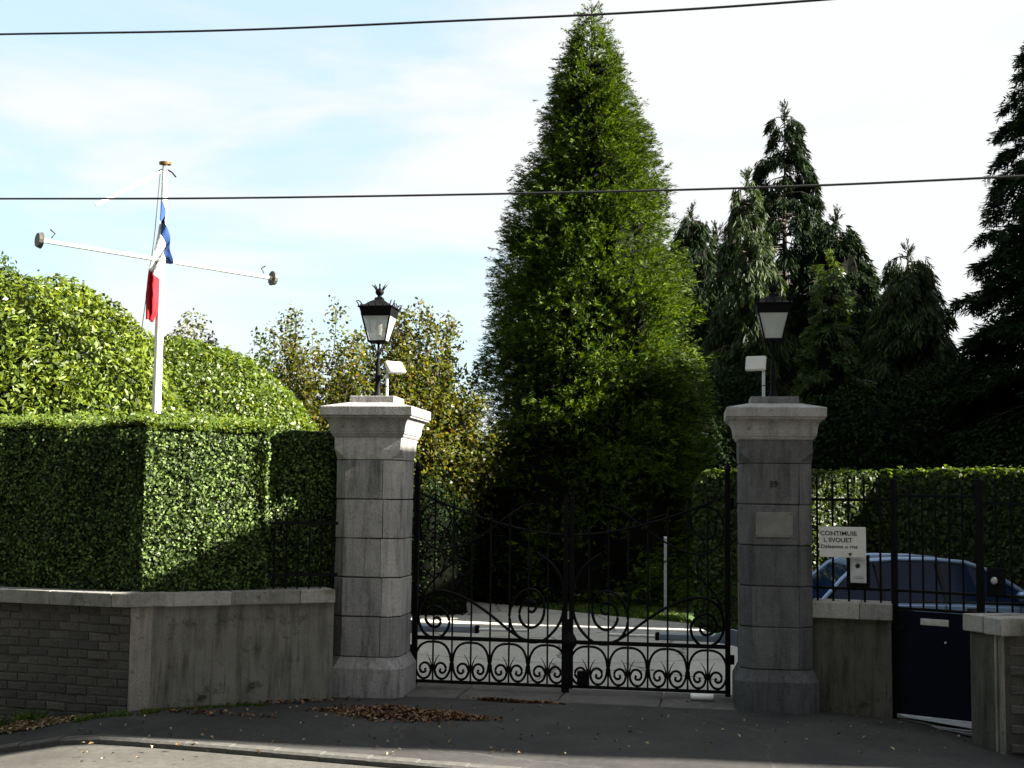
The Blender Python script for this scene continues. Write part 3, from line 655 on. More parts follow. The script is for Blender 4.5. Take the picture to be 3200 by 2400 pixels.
# lock bulge and lock box belong to the right leaf, drop bolt to the left
mb = MB(); 
mb.lathe([(.038, .44), (.075, .49), (.082, .52), (.075, .55), (.036, .62)], 8, (-W, 0)); mb.build('lock_boss', M['iron'], gr)
MB().box(-W+.085, -W+.205, -.035, .035, .095, .235, .006).build('lock_box', M['iron'], gr)
MB().box(W-.05, W+.03, -.034, -.018, -.045, .75, .004).build('drop_bolt', M['iron'], gl)
# gate closers: pale hydraulic arms behind the leaves
def closer(label, at_pillar, d, rod_len):
    t = thing('gate_closer', label, 'gate opener', at_pillar, 0, 'arms that move the iron gate')
    dirv = Vector(d).normalized(); ang = math.atan2(dirv.y, dirv.x)
    t.rotation_euler = (0, 0, ang)
    MB().box(0.22, 0.82, -.035, .035, -.035, .04, .014).build('cylinder', M['bluegrey'], t)
    MB().box(0.80, .845, -.038, .038, -.038, .043, .006).build('end_cap', M['iron'], t)
    mb = MB(); mb.loft([[( -.10, -.03, -.10), (-.10, .03, -.10), (-.10, .03, .06), (-.10, -.03, .06)], [(.06, -.04, -.06), (.06, .04, -.06), (.06, .04, .10), (.06, -.04, .10)], [(.24, -.035, -.035), (.24, .035, -.035), (.24, .035, .04), (.24, -.035, .04)]]); mb.build('mounting_head', M['bluegrey'], t)
    MB().tube([(.83, 0, 0), (.83+rod_len, 0, 0)], .016, 10).build('piston_rod', M['whitepaint'], t, True)
    return t
closer('blue grey hydraulic arm from the sunlit pillar to the left gate leaf', gate_c - gx*1.78 + Vector((0.0, .34, .575)), gx*1.0+Vector((0, .06, 0)), .52)
closer('blue grey hydraulic arm from the numbered pillar to the right gate leaf', gate_c + gx*1.76 + Vector((0.0, .34, .56)), -gx*1.0+Vector((0, .06, 0)), .50)
vp = thing('drain_pipe', 'short white pipe lying on the threshold below the right gate leaf', 'pipe', gate_c + gx*1.33 + Vector((-.02, -.22, .055)), -GZ)
MB().lathe([(.030, -.11), (.032, -.10), (.032, .10), (.030, .11)], 12, (0, 0)).build('tube', M['whitepaint'], vp, True).rotation_euler = (0, R(90), 0)

# ================================================================ PEDESTRIAN GATE AND RAILINGS
D0, D1 = Vector((3.60, 12.16)), Vector((4.27, 11.66))
A, rz, DL = wall_frame(D0, D1)
pg = thing('pedestrian_gate', 'narrow navy steel gate with barred top and pale letter slot', 'gate', (A.x, A.y, 0), rz)
MB().box(.05, DL-.03, -.012, .012, .015, .965, .004).build('panel', M['navy'], pg)
MB().box(0, .05, -.03, .03, -.1, 2.19, .005).build('post', M['iron'], pg)
MB().box(DL-.05, DL+.01, -.03, .03, -.1, 2.19, .005).build('post', M['iron'], pg)
for z in (.972, 1.135, 2.02): MB().box(.05, DL-.05, -.014, .014, z, z+.026, .003).build('rail', M['iron'], pg)
for k in range(1, 6): MB().tube([(.05+k*(DL-.10)/6, 0, .98), (.05+k*(DL-.10)/6, 0, 2.14)], .010, 6).build('bar', M['iron'], pg)
ls = MB().box(.27, .53, -.019, -.0125, .845, .905, .003).build('letter_slot', M['steel'], pg); MB().box(.285, .515, -.022, -.0195, .857, .893, .002).build('flap', M['steel'], ls)
MB().lathe([(.010, -.03), (.010, -.012)], 8, (.50, .70), 'y').build('keyhole', M['steel'], pg)
for z in (.16, .78): MB().box(.03, .13, -.022, -.0125, z, z+.05, .003).build('hinge', M['iron'], pg)
for x, z in ((.075, .05), (.075, .93), (DL-.06, .05), (DL-.06, .93)): MB().lathe([(.003, -.018), (.008, -.016), (.009, -.0125)], 8, (x, z), 'y').build('bolt_head', M['iron'], pg)
dst = thing('door_sill', 'pale metal strip on the ground below the navy gate', 'threshold', (A.x, A.y, 0), rz)
MB().add([(.05, -.02, .012), (DL-.02, -.02, -.002), (DL-.06, -.20, -.012), (.16, -.10, .004)], [(0, 3, 2, 1)]).add([(.05, -.02, -.06), (DL-.02, -.02, -.06), (DL-.06, -.20, -.06), (.16, -.10, -.06)], [(0, 1, 2, 3)]).build('plate', M['galv'], dst)
MB().box(.04, DL-.0, -.03, -.004, -.02, .016, .003).build('nosing', M['steel'], dst)
# railing on the short wall left of the gate
A, rz, RL = wall_frame((2.90, 12.42), (3.59, 12.18))
rs = thing('railing', 'black iron railing on the short wall behind the white sign', 'railing', (A.x, A.y, 1.0), rz)
for z in (.135, .975): MB().box(0, RL, -.013, .013, z, z+.026).build('rail', M['iron'], rs)
for k in range(5):
    x = .06+k*(RL-.06)/4.6; b = MB().tube([(x, 0, -.05), (x, 0, 1.15)], .0105, 6).build('bar', M['iron'], rs)
    MB().tube([(x, 0, 1.14), (x, 0, 1.17), (x, 0, 1.23)], .018, 6, .002).build('spear_tip', M['iron'], b)
# railing right of the gate behind the cracked coping
A, rz, RL2 = wall_frame((4.30, 11.64), (4.66, 11.16))
rr = thing('railing', 'black iron railing with lock plate behind the cracked coping', 'railing', (A.x, A.y, .98), rz)
for z in (.0, .16, .98): MB().box(0, RL2, -.013, .013, z, z+.026).build('rail', M['iron'], rr)
for k in range(4): MB().tube([(.10+k*.15, 0, -.1), (.10+k*.15, 0, 1.2)], .0105, 6).build('bar', M['iron'], rr)
MB().box(RL2-.02, RL2+.04, -.03, .03, -.1, 1.25, .004).build('post', M['iron'], rr)
lk = MB().box(.02, .20, -.03, -.016, .17, .42, .004).build('lock_plate', M['iron'], rr)
MB().lathe([(.004, -.052), (.026, -.05), (.034, -.042), (.030, -.03)], 14, (.10, .305), 'y').build('knob', M['steel'], lk, True)
A, rz, RL3 = wall_frame((4.68, 11.14), (8.6, 9.65))
r3 = thing('railing', 'black iron railing on the brick wall at the right edge', 'railing', (A.x, A.y, .98), rz)
for z in (.12, .98): MB().box(0, RL3, -.013, .013, z, z+.026).build('rail', M['iron'], r3)
for k in range(26): MB().tube([(.10+k*.155, 0, -.1), (.10+k*.155, 0, 1.2)], .0105, 6).build('bar', M['iron'], r3)
# sign and intercom
sp = at(2633, 1695, 12.10); SRZ = -R(14)
sg = thing('sign_board', 'white rectangular notice with black lettering on the railing beside the pillar', 'sign', sp, SRZ)
MB().box(-.212, .212, -.008, .008, -.140, .145, .003).build('board', M['sign'], sg)
def sign_text(txt, size, x, z, shear):
    o = bpy.data.objects.new('lettering', text_mesh(txt, size, M['ink'], shear, .001)); link(o, sg); o.location = (x, -.0095, z); o.rotation_euler = (R(90), 0, 0)
    w = o.dimensions.x; return o
for txt, size, x, z, wid, sh in (('CONTIMUIE', .058, -.035, .082, .335, -.12), ('L IIVOUET', .058, -.04, .020, .26, -.12), ('Dalsenne u rns', .046, -.035, -.040, .335, .1)):
    o = sign_text(txt, size, x, z, sh); xs_ = [v.co.x for v in o.data.vertices]; o.scale.x = wid/(max(xs_)-min(xs_))
ar = MB(); ar.add([(.05, -.0095, -.108), (.075, -.0095, -.112), (.096, -.0095, -.095), (.075, -.0095, -.118), (.068, -.0095, -.134), (.060, -.0095, -.118), (.042, -.0095, -.095), (.062, -.0095, -.104), (.068, -.0095, -.086), (.075, -.0095, -.104)], [(6, 7, 5), (7, 8, 9), (7, 9, 3, 5), (9, 2, 3), (5, 3, 4)]); ar.build('arrow_mark', M['ink'], sg)
ip = at(2682, 1783, 12.13)
ic = thing('intercom', 'small pale grey intercom box under the white notice', 'intercom', ip, SRZ)
MB().box(-.073, .073, -.03, .03, -.115, .115, .005).build('housing', M['galv'], ic)
MB().lathe([(.004, -.036), (.017, -.035), (.023, -.031), (.023, -.029)], 14, (-.004, .045), 'y').build('camera_eye', M['ink'], ic)
for z in (-.06, -.075): MB().box(-.045, .05, -.0325, -.0302, z, z+.005).build('grille_slot', M['plaque'], ic)
MB().box(-.105, .105, .032, .05, -.175, .145).build('backing_plate', M['iron'], ic)

# ================================================================ CABLES AND FLAG MAST
def cable(label, pts, rad, name='overhead_cable'):
    P = catmull(pts, 8); t = MB().tube(P, rad, 8).build(name, M['cable'], None, True); return tag(t, label, 'cable', 'overhead cables')
def on_street(px, py, Yc):   # cables run parallel to the street
    Y = Yc
    for _ in range(4):
        p = at(px, py, Y); Y = Yc - 0.325*p.x
    return at(px, py, Y)
cable('upper dark overhead cable rising towards the top right of the sky', [on_street(x, y, 8.4) for x, y in ((-900, 122), (0, 107), (700, 95), (1400, 66), (2000, 38), (2560, 0), (3300, -62))], .0085)
cable('lower dark overhead cable crossing the sky at the conifer', [on_street(x, y, 8.8) for x, y in ((-900, 622), (0, 621), (700, 619), (1600, 605), (2400, 585), (3200, 550), (4000, 505))], .0078)

MX, MY = -4.45, 16.0
mast = thing('flag_mast', 'white flag mast with a slanting yardarm standing behind the hedge', 'flagpole', (MX, MY, 0))
MB().lathe([(.062, -.1), (.058, 2.5), (.048, 4.8), (.034, 6.10), (.030, 6.12)], 16).build('pole', M['whitepaint'], mast, True)
MB().lathe([(.03, 6.115), (.075, 6.13), (.078, 6.155), (.03, 6.165)], 14).build('truck_cap', M['brass'], mast, True)
yl, yr = at(120, 755, 15.0)-Vector((MX, MY, 0)), at(838, 872, 17.0)-Vector((MX, MY, 0))
off = Vector((.06, -.07, 0))
yd = MB().tube([yl+off, (yl+yr)/2+off, yr+off], .026, 12).build('yardarm', M['whitepaint'], mast, True)
du = (yr-yl).normalized()
for e, s_ in ((yl+off, -1), (yr+off, 1)):
    MB().tube([e+du*s_*.0, e+du*s_*.02, e+du*s_*.05], .10, 14, .085).build('end_disc', M['disc'], yd)
    MB().tube([e-du*s_*.12+Vector((0, 0, .05)), e-du*s_*.16+Vector((0, 0, .11)), e-du*s_*.10+Vector((0, 0, .15))], .008, 5).build('cleat', M['iron'], yd)
MB().tube([at(300, 640, 15.6)-Vector((MX, MY, 0)), Vector((-.02, 0, 6.05))], .022, 8).build('gaff', M['whitepaint'], mast, True)
for s_ in (-1, 1): MB().tube([(s_*.03, -.02, 6.06), (s_*.10, -.03, 6.02), (s_*.15, -.03, 5.96)], .010, 5).build('cleat', M['iron'], mast)
MB().tube([(-.045, -.04, 6.06), (-.085, -.06, 5.2), (-.14, -.07, 4.6), (-.20, -.07, 4.0)], .005, 5).build('halyard', M['cable'], mast)
# hanging tricolour flag, each band a folded sheet
fl = thing('flag', 'limp blue white and red flag hanging against the white mast', 'flag', (MX, MY-.11, 0))
def band(name, mat, rows):
    """rows: top-edge and bottom-edge points (px) across the fly; hanging cloth with pleats along its length"""
    nx = 26; V = []; Fq = []; dense = []
    for i in range(len(rows)-1):
        for k in range(6): dense.append((i+k/6, [rows[i][j]*(1-k/6)+rows[i+1][j]*k/6 for j in range(4)]))
    dense.append((len(rows)-1, list(rows[-1])))
    for r_, (xa, ya, xb, yb) in dense:
        for i in range(nx+1):
            v = i/nx; bulge = math.sin(v*math.pi)*5*math.sin(ya*.021)
            p = at(xa+(xb-xa)*v+bulge, ya+(yb-ya)*v, MY-.13)-Vector((MX, MY-.11, 0))
            p.y += .045*math.sin(v*4.6*math.pi+ya*.008)+.02*math.sin(v*9.5+ya*.02); p.x += .012*math.cos(v*4.6*math.pi+ya*.008)
            V.append(tuple(p))
    for r_ in range(len(dense)-1):
        for i in range(nx): a = r_*(nx+1)+i; Fq.append((a, a+1, a+nx+2, a+nx+1))
    o = MB().add(V, Fq).build(name, mat, fl, True); md = o.modifiers.new('cloth', 'SOLIDIFY'); md.thickness = .003; return o
band('blue_band', M['blue'], [(507, 624, 539, 820), (503, 650, 530, 824), (498, 690, 516, 822)])
band('white_band', M['white'], [(498, 690, 516, 822), (486, 750, 508, 842), (474, 800, 502, 856), (465, 838, 497, 872)])
band('red_band', M['red'], [(465, 838, 497, 872), (457, 880, 496, 905), (451, 925, 494, 950), (452, 965, 488, 982), (455, 996, 474, 1006)])

# ================================================================ CAR
def car():
    c = at(2870, 1800, 17.6); t = thing('parked_car', 'blue grey hatchback parked behind the railing in front of the hedge', 'car', (5.55, 17.55, -.195), R(2))
    # local x forward (to the right); stations of the lower body: x, half width, z bottom, z shoulder
    stn = [(-1.62, .55, .36, .66), (-1.58, .68, .28, .78), (-1.40, .76, .22, .86), (-.6, .80, .20, .875), (.4, .80, .20, .87), (1.15, .79, .20, .845), (1.6, .76, .22, .78), (1.95, .68, .26, .68), (2.02, .56, .34, .58)]
    rings = []
    for x, w, zb, zt in stn:
        rings.append([(x, -w*.92, zb), (x, -w, zb+.10), (x, -w*1.01, (zb+zt)*.5), (x, -w*.985, zt-.05), (x, -w*.90, zt), (x, 0, zt+.012), (x, w*.90, zt), (x, w*.985, zt-.05), (x, w*1.01, (zb+zt)*.5), (x, w, zb+.10), (x, w*.92, zb)])
    body = MB().loft(rings).build('body', M['carpaint'], t, True)
    prof = [(-1.52, .86, .70), (-1.26, 1.12, .64), (-1.06, 1.30, .59), (-.88, 1.375, .56), (-.45, 1.405, .55), (.05, 1.40, .55), (.42, 1.37, .56), (.72, 1.27, .60), (1.02, 1.08, .65), (1.36, .86, .71)]
    rr_ = [[(x, -w, z), (x, -w*.5, z+.022), (x, w*.5, z+.022), (x, w, z)] for x, z, w in prof]
    roof = MB().loft([r for r in rr_[2:8]] , cap=False, closed=False).build('roof', M['carpaint'], t, True)
    sd = roof.modifiers.new('panel', 'SOLIDIFY'); sd.thickness = .03; sd.offset = 1
    for sy in (-1, 1):                                # roof rail edge / pillars as body colour strips
        mb = MB(); mb.tube([(x, sy*(w+.01), z+.004) for x, z, w in prof], .030, 8); mb.build('pillar_rail', M['carpaint'], t, True)
        belt = .865
        def glassq(x0, x1):
            top = [(x, np.interp(x, [p[0] for p in prof], [p[1] for p in prof])-.012, np.interp(x, [p[0] for p in prof], [p[2] for p in prof])+.012) for x in np.linspace(x0[1], x1[1], 6)]
            bot = [(x, belt, .742) for x in np.linspace(x0[0], x1[0], 6)]
            V = [(b[0], sy*b[2], b[1]) for b in bot]+[(a[0], sy*a[2], a[1]) for a in top]
            o = MB().add(V, [(i, i+1, i+7, i+6) for i in range(5)]).build('side_window', M['carglass'], t); o.modifiers.new('pane', 'SOLIDIFY').thickness = .006
        glassq((-1.44, -1.20), (-.72, -.80)); glassq((-.68, -.76), (.10, .02)); glassq((.14, .06), (1.24, 1.00))
        for xa, xb in ((-.70, -.78), (.12, .04)): MB().tube([(xa, sy*.745, belt), (xb, sy*.60, 1.36)], .026, 6).build('door_pillar', M['rubber'], t)
        for x in (-.55, .35): MB().box(x, x+.20, sy*.80-.02, sy*.80+.02, .765, .80, .008).build('door_handle', M['rubber'], t)
        MB().box(-1.5, 1.9, sy*.795-.014, sy*.795+.014, .46, .52, .006).build('rub_strip', M['rubber'], t)
        for x in (-.74, .08, 1.06): MB().box(x-.004, x+.004, sy*.803-.006, sy*.803+.008, .30, .84).build('door_seam', M['rubber'], t)
        MB().tube([(-1.45, sy*.752, .868), (0, sy*.756, .872), (1.28, sy*.752, .866)], .010, 5).build('window_seal', M['rubber'], t)
        MB().box(1.0, 1.16, sy*.86-.07, sy*.86+.07, .90, 1.02, .03).build('door_mirror', M['carpaint'], t)
        MB().box(-1.62, -1.50, sy*.62-.09, sy*.62+.09, .66, .80, .02).build('tail_light', M['orange'], t)
        MB().box(1.88, 2.0, sy*.52-.13, sy*.52+.13, .55, .66, .02).build('headlight', M['clear'], t)
    ws = lambda i, j: [(prof[i][0], -prof[i][2]+.02, prof[i][1]), (prof[i][0], prof[i][2]-.02, prof[i][1]), (prof[j][0], prof[j][2]-.02, prof[j][1]), (prof[j][0], -prof[j][2]+.02, prof[j][1])]
    for nm_, i, j in (('windscreen', 7, 9), ('rear_window', 0, 2)):
        o = MB().add(ws(i, j), [(0, 1, 2, 3)]).build(nm_, M['carglass'], t); o.modifiers.new('pane', 'SOLIDIFY').thickness = .008
    for x in (-1.05, 1.30):
        for sy in (-1, 1):
            w = MB().lathe([(.30, -.09), (.31, -.05), (.31, .05), (.30, .09)], 24, (0, 0), 'y').build('wheel', M['rubber'], t, True); w.location = (x, sy*.74, .31)
            MB().lathe([(.05, -.095), (.19, -.093), (.20, -.088), (.20, .088), (.19, .093), (.05, .095)], 20, (0, 0), 'y').build('rim', M['steel'], w)
    return t
car()
wp = thing('marker_post', 'slim pale metal post standing at the drive edge before the conifer', 'post', at(2081, 1925, 21.6), 0)
wp.location.z = 0
MB().box(-.032, .032, -.032, .032, -.2, 1.30, .004).build('shaft', M['galv'], wp); MB().box(-.036, .036, -.036, .036, 1.30, 1.325, .004).build('cap', M['whitepaint'], wp)
MB().tube([(-.05, -.04, .88), (-.02, -.05, .93), (.03, -.05, .90)], .010, 5).build('clip', M['iron'], wp)

# ================================================================ HEDGES
def hedge(name, label, A, B, depth, z0, z1, dens, ll, lw, mat, seed, top_bulge=0.0, ends=(False, True), spread=.40, group=None, rise=0.0):
    A, rz, L = wall_frame(A, B); g = np.random.default_rng(seed)
    t = thing(name, label, 'hedge', (A.x, A.y, 0), rz, group); P, N = [], []
    def face(n, f, nrm):
        u = g.uniform(size=(n, 2)); p = f(u); P.append(p); N.append(np.tile(nrm, (n, 1)).astype(float))
    H_ = z1-z0
    face(int(L*H_*dens), lambda u: np.stack([u[:, 0]*L, u[:, 1]*0, z0+u[:, 1]*H_], 1), (0, -1, 0.15))
    face(int(L*depth*dens*.9), lambda u: np.stack([u[:, 0]*L, u[:, 1]*depth, np.full(len(u), z1)], 1), (0, -.1, 1))
    if ends[0]: face(int(depth*H_*dens), lambda u: np.stack([u[:, 0]*0, u[:, 0]*depth, z0+u[:, 1]*H_], 1), (-1, 0, .1))
    if ends[1]: face(int(depth*H_*dens), lambda u: np.stack([u[:, 0]*0+L, u[:, 0]*depth, z0+u[:, 1]*H_], 1), (1, 0, .1))
    P = np.concatenate(P); N = np.concatenate(N)
    # round the arris, add lumps
    e = np.clip((P[:, 2]-(z1-.12))/.12, 0, 1); P[:, 1] += .05*e*e*(P[:, 1] < .05)
    for xx, sgn, on in ((0, 1, ends[0]), (L, -1, ends[1])):
        if on:
            dx = np.clip(1-np.abs(P[:, 0]-xx)/.25, 0, 1); P[:, 2] -= top_bulge*dx**2*(P[:, 2]-z0)/H_
    P += N*(.045*wob(P, 3.0, seed)+.028*wob(P, 9.0, seed+1))[:, None] - N*np.abs(g.normal(size=len(P))*.045)[:, None]
    stray = g.uniform(size=len(P)) < .025; P[stray] += N[stray]*g.uniform(.02, .07, stray.sum())[:, None]
    add_quads(leaves(P, N, ll, lw, g, spread), 'foliage', mat, t)
    if rise:                                   # longer young shoots on the top, rising towards the back
        n = int(L*(depth+.3)*dens*.8); u = g.uniform(size=(n, 2)); q = np.stack([u[:, 0]*L, .03+u[:, 1]*depth, z1+rise*np.clip(u[:, 1]*1.6, 0, 1)**.8], 1)
        q += (.03*wob(q, 3.5, seed+5)[:, None]+np.abs(g.normal(size=(n, 1)))*.03)*np.array([0, 0, 1.0]); nn = np.tile((0.25, -.5, 1.0), (n, 1))
        add_quads(leaves(q, nn, ll*1.15, lw*1.15, g, .7), 'top_growth', M['dome'], t)
    MB().box(.07 if ends[0] else 0, L-(.07 if ends[1] else 0), .10, depth-.03, z0-.0, z1-.10-top_bulge*.3, .05).build('shade_core', M['core'], t)
    return t
hedge('street_hedge', 'clipped dark hedge in shade above the brick wall at the left edge', (-8.5, 13.60), (-3.37, 11.94), 1.3, 1.05, 2.58, 9000, .038, .025, M['hedge'], 31, ends=(False, False), rise=.10)
hedge('corner_hedge', 'clipped hedge with a sunlit patch above the roughcast wall', (-3.40, 11.93), (-2.33, 12.40), 1.2, 1.05, 2.58, 11500, .038, .025, M['hedge'], 32, ends=(False, True), rise=.10)
hedge('recessed_hedge', 'dark shaded end of hedge behind the short railing by the pillar', (-2.50, 12.72), (-1.60, 13.06), .9, .2, 2.60, 7000, .038, .025, M['hedge'], 33, ends=(False, True))
hedge('court_hedge', 'dark end of the court hedge with lit top, left of the numbered pillar', (2.85, 19.95), (4.15, 19.48), 1.0, -.2, 2.42, 2600, .085, .055, M['hedge_r'], 36, top_bulge=.22, ends=(True, False))
hedge('court_hedge', 'part of the court hedge whose leaves glow yellow green behind the white notice', (4.10, 19.47), (5.75, 19.87), 1.0, -.2, 2.42, 2600, .085, .055, M['hedge_r'], 34, ends=(False, False))
hedge('court_hedge', 'dark clipped hedge with a thin glowing top edge behind the parked car', (5.72, 19.87), (9.6, 18.1), 1.0, -.2, 2.45, 2600, .085, .055, M['hedge_r'], 35, ends=(False, False))

# ================================================================ SHRUBS ON THE LEFT
dome_shrub('laurel_shrub', 'huge sunlit clipped laurel dome rising behind the street hedge', (-7.3, 17.2, 1.3), (3.25, 2.4, 3.7), 80000, .105, .042, M['laurel'], 41, lump=.085, lumps=1.8, face=(.25, -.95, .25))
dome_shrub('rounded_shrub', 'smooth sunlit green dome shrub to the right of the mast', (-5.25, 20.2, .4), (2.8, 2.2, 4.0), 60000, .075, .042, M['dome'], 42, lump=.035, lumps=2.0, depth=.05, face=(.1, -.97, .25))
dome_shrub('grey_shrub', 'pale grey green shrub peeping out behind the smooth dome', (-6.4, 25.5, 1.0), (1.5, 1.3, 4.35), 9000, .10, .06, M['grey'], 43, lump=.12, lumps=3, depth=.12, face=(0, -.97, .25))
dome_shrub('far_tree', 'small pale green tree crown at the left edge above the laurel', (-11.6, 27.0, 4.4), (1.6, 1.4, 2.7), 7000, .13, .07, M['light'], 44, lump=.2, lumps=2.6, depth=.2, cat='tree')

def twig_shrub(name, label, loc, nstem, height, spread, nleaf, ll, lw, mat, seed, zlow=0.25, cat='shrub', lean=(0, 0)):
    g = np.random.default_rng(seed); t = thing(name, label, cat, loc); mb = MB(); P, N = [], []
    for k in range(nstem):
        a = g.uniform(0, 6.283); r = spread*math.sqrt(g.uniform(0, 1)); h = height*(1-.45*(r/spread)**2)*g.uniform(.72, 1.08)
        tip = Vector((r*math.cos(a)+lean[0], .7*r*math.sin(a)+lean[1], h)); b = Vector((.35*tip.x*.6, .35*tip.y*.6, -.1))
        mid = b.lerp(tip, .5)+Vector((g.normal()*.12, g.normal()*.12, .18))
        pth = catmull([b, mid, tip], 5); mb.tube(pth, .022, 5, .004)
        n = int(nleaf/nstem); u = g.beta(2.2, 1.0, n)*(1-zlow)+zlow
        idx = np.clip((u*(len(pth)-1)), 0, len(pth)-1.001); i0 = idx.astype(int); fr = (idx-i0)[:, None]; pa = np.array([list(p) for p in pth])
        base = pa[i0]*(1-fr)+pa[i0+1]*fr; sp_ = (.09+.34*(1-u))[:, None]
        offs = g.normal(size=(n, 3))*sp_; offs[:, 2] *= .8
        # clusters on side twigs
        P.append(base+offs); N.append(unit(offs+np.array([0, 0, .5])))
        for s_ in range(4):
            uu = g.uniform(.35, .9); q = pth[int(uu*(len(pth)-1))]; dvec = Vector((g.normal(), g.normal()*.7, abs(g.normal())*.9)).normalized()*g.uniform(.2, .5)
            mb.tube([q, q+dvec*.6, q+dvec], .008, 4, .003)
            m_ = max(5, n//14); w = g.uniform(.3, 1.05, (m_, 1)); P.append(np.array(q)+np.array(dvec)*w+g.normal(size=(m_, 3))*.045); N.append(g.normal(size=(m_, 3)))
    mb.build('trunk', M['bark'], t)
    add_quads(leaves(np.concatenate(P), np.concatenate(N), ll, lw, g, 1.0, droop=.3), 'crown', mat, t)
    return t
twig_shrub('golden_shrub', 'loose golden green autumn shrub with bare twig tips behind the sunlit pillar', (-3.2, 22.6, 0), 110, 5.1, 2.3, 34000, .085, .055, M['autumn'], 51)
twig_shrub('golden_shrub', 'open autumn shrub between the sunlit lantern and the tall conifer', (-1.85, 23.4, 0), 110, 5.3, 1.8, 34000, .09, .06, M['autumn'], 52)
twig_shrub('small_shrub', 'small dark leafy shrub showing above the smooth dome shrub', (-4.35, 21.6, 0), 14, 4.75, .42, 3000, .09, .055, M['light'], 53, zlow=.5)
twig_shrub('twig_shrub', 'little reddish twig tips above the laurel dome', (-6.35, 17.2, 2.4), 5, 2.6, .22, 500, .08, .05, M['autumn'], 54, zlow=.6)

# ================================================================ CONIFERS
def conifer(name, label, loc, H, prof, nb, per_m, mat, seed, rise=.15, droop=.35, hang=0.0, T=None, tscale=1.0, core=0.0, z0=.05, group=None, trunk_r=.16, cat='tree', bare=.0, inner=.2, tip=0.0, bough=0.0, zj=.05):
    g = np.random.default_rng(seed); t = thing(name, label, cat, loc, 0, group)
    mb = MB(); mb.tube([(0, 0, -.3), (.03, 0, H*.35), (-.02, .02, H*.7), (0, 0, H)], trunk_r, 8, .02)
    P, D, SC = [], [], []
    for k in range(nb):
        tt = (k+g.uniform())/nb; tt = tt**.92; z = H*(z0+(1-z0)*tt*.985); L = prof(tt)*g.uniform(.78, 1.10)
        a = g.uniform(0, 6.283); d = np.array([math.cos(a), math.sin(a), 0])
        if bough: L *= 1+bough*(.6*math.sin(3*a+z*2.1)*math.sin(z*1.7+a)+.6*math.sin(5*a-z*3.3+1)+.5*math.sin(9*a+z*5.2))*.75
        n = max(3, int(L*per_m))
        if L > .35 and (k % 3 == 0 or bare): mb.tube([(0, 0, z), tuple(d*L*.5+np.array([0, 0, z+rise*L*.5-droop*L*.25])), tuple(d*L*.92+np.array([0, 0, z+rise*L*.92-droop*L*.85]))], .018+.008*L, 4, .006)
        s = inner+(1-inner)*g.beta(1.5+tip, .9, n); rs_ = rise*min(1, tt/.14+.05); dr_ = droop+.3*max(0, 1-tt/.10); p = d*(L*s)[:, None]; p[:, 2] += z+rs_*L*s-dr_*L*s**2; p[:, 2] = np.maximum(p[:, 2], .06)
        lat = np.cross(d, [0, 0, 1.0]); wid = .28*L*(1-s*.5)+.05; p += lat*(g.normal(size=n)*wid*.55)[:, None]; p[:, 2] += g.normal(size=n)*zj
        dd = d*1.0+lat*(g.normal(size=n)*.55)[:, None]; dd[:, 2] += rise-2*droop*s+g.normal(size=n)*.25 - hang
        if hang > 0: dd[:, :2] *= max(.15, 1-.6*hang)
        P.append(p); D.append(dd); SC.append(tscale*g.uniform(.65, 1.25, n)*(.75+.25*(1-tt)))
    # leader
    n = 14; p = np.zeros((n, 3)); p[:, 2] = H*np.linspace(.965, 1.005, n); P.append(p); dd = g.normal(size=(n, 3))*.6; dd[:, 2] = 1.2; D.append(dd); SC.append(np.full(n, .55*tscale))
    v = sprays(T, np.concatenate(P), np.concatenate(D), np.concatenate(SC), g)
    mb.build('trunk', M['bark'], t)
    add_quads(v, 'crown', mat, t)
    if core:
        k = 20; rings = []
        for i in range(15):
            tt = i/14*.9; r = max(.02, prof(tt)*core); z = H*(z0+(1-z0)*tt)
            rings.append([(r*(1+.12*math.sin(3*q*.628+i))*math.cos(q*2*math.pi/k), r*(1+.12*math.sin(3*q*.628+i))*math.sin(q*2*math.pi/k), z) for q in range(k)])
        MB().loft(rings).build('shade_core', M['core'], t)
    return t
gT = np.random.default_rng(5)
T_cyp = spray_templates(8, 15, .36, .030, .62, gT, .4)
T_fine = spray_templates(10, 12, .30, .024, .50, gT, .45)
T_hang = spray_templates(8, 13, .42, .034, .45, gT, .35)
T_spr = spray_templates(8, 15, .45, .036, .9, gT, .25)
pt_z = [0, .06, .16, .33, .50, .66, .80, .90, .96, 1.0]; pt_r = [2.15, 2.32, 2.26, 2.04, 1.74, 1.34, .91, .52, .27, .06]
conifer('tall_conifer', 'tall pointed green cypress lit from the right behind the iron gate', (1.52, 25.1, 0), 11.75, lambda t: float(np.interp(t, pt_z, pt_r)), 900, 34, M['cypress'], 61, rise=.75, droop=.36, T=T_fine, tscale=.80, core=.72, z0=.02, inner=.48, bough=.07, zj=.20)
# trees behind on the right
def tri(r, p=1.0): return lambda t: r*max(.03, (1-t))**p
conifer('dark_spruce', 'tall dark ragged spruce with hanging boughs, highest of the right hand group', (7.85, 36.5, 0), 13.3, lambda t: 3.1*max(.05, 1-t)**.66, 240, 24, M['spruce'], 62, rise=.1, droop=.38, hang=.75, T=T_hang, tscale=1.35, z0=.12, bare=1, inner=.3, tip=1.0)
conifer('weeping_conifer', 'dark weeping conifer just right of the tall cypress', (4.95, 35.0, 0), 9.9, lambda t: 2.4*(max(.05, 1-t)**.55), 280, 24, M['spruce'], 63, droop=.5, hang=1.0, T=T_hang, tscale=1.25, core=.5)
conifer('weeping_conifer', 'sunlit green weeping conifer left of the dark spruce', (6.1, 33.0, 0), 10.4, lambda t: 2.1*(max(.05, 1-t)**.6), 200, 22, M['weeping'], 64, droop=.5, hang=1.0, T=T_hang, tscale=1.3, bare=1)
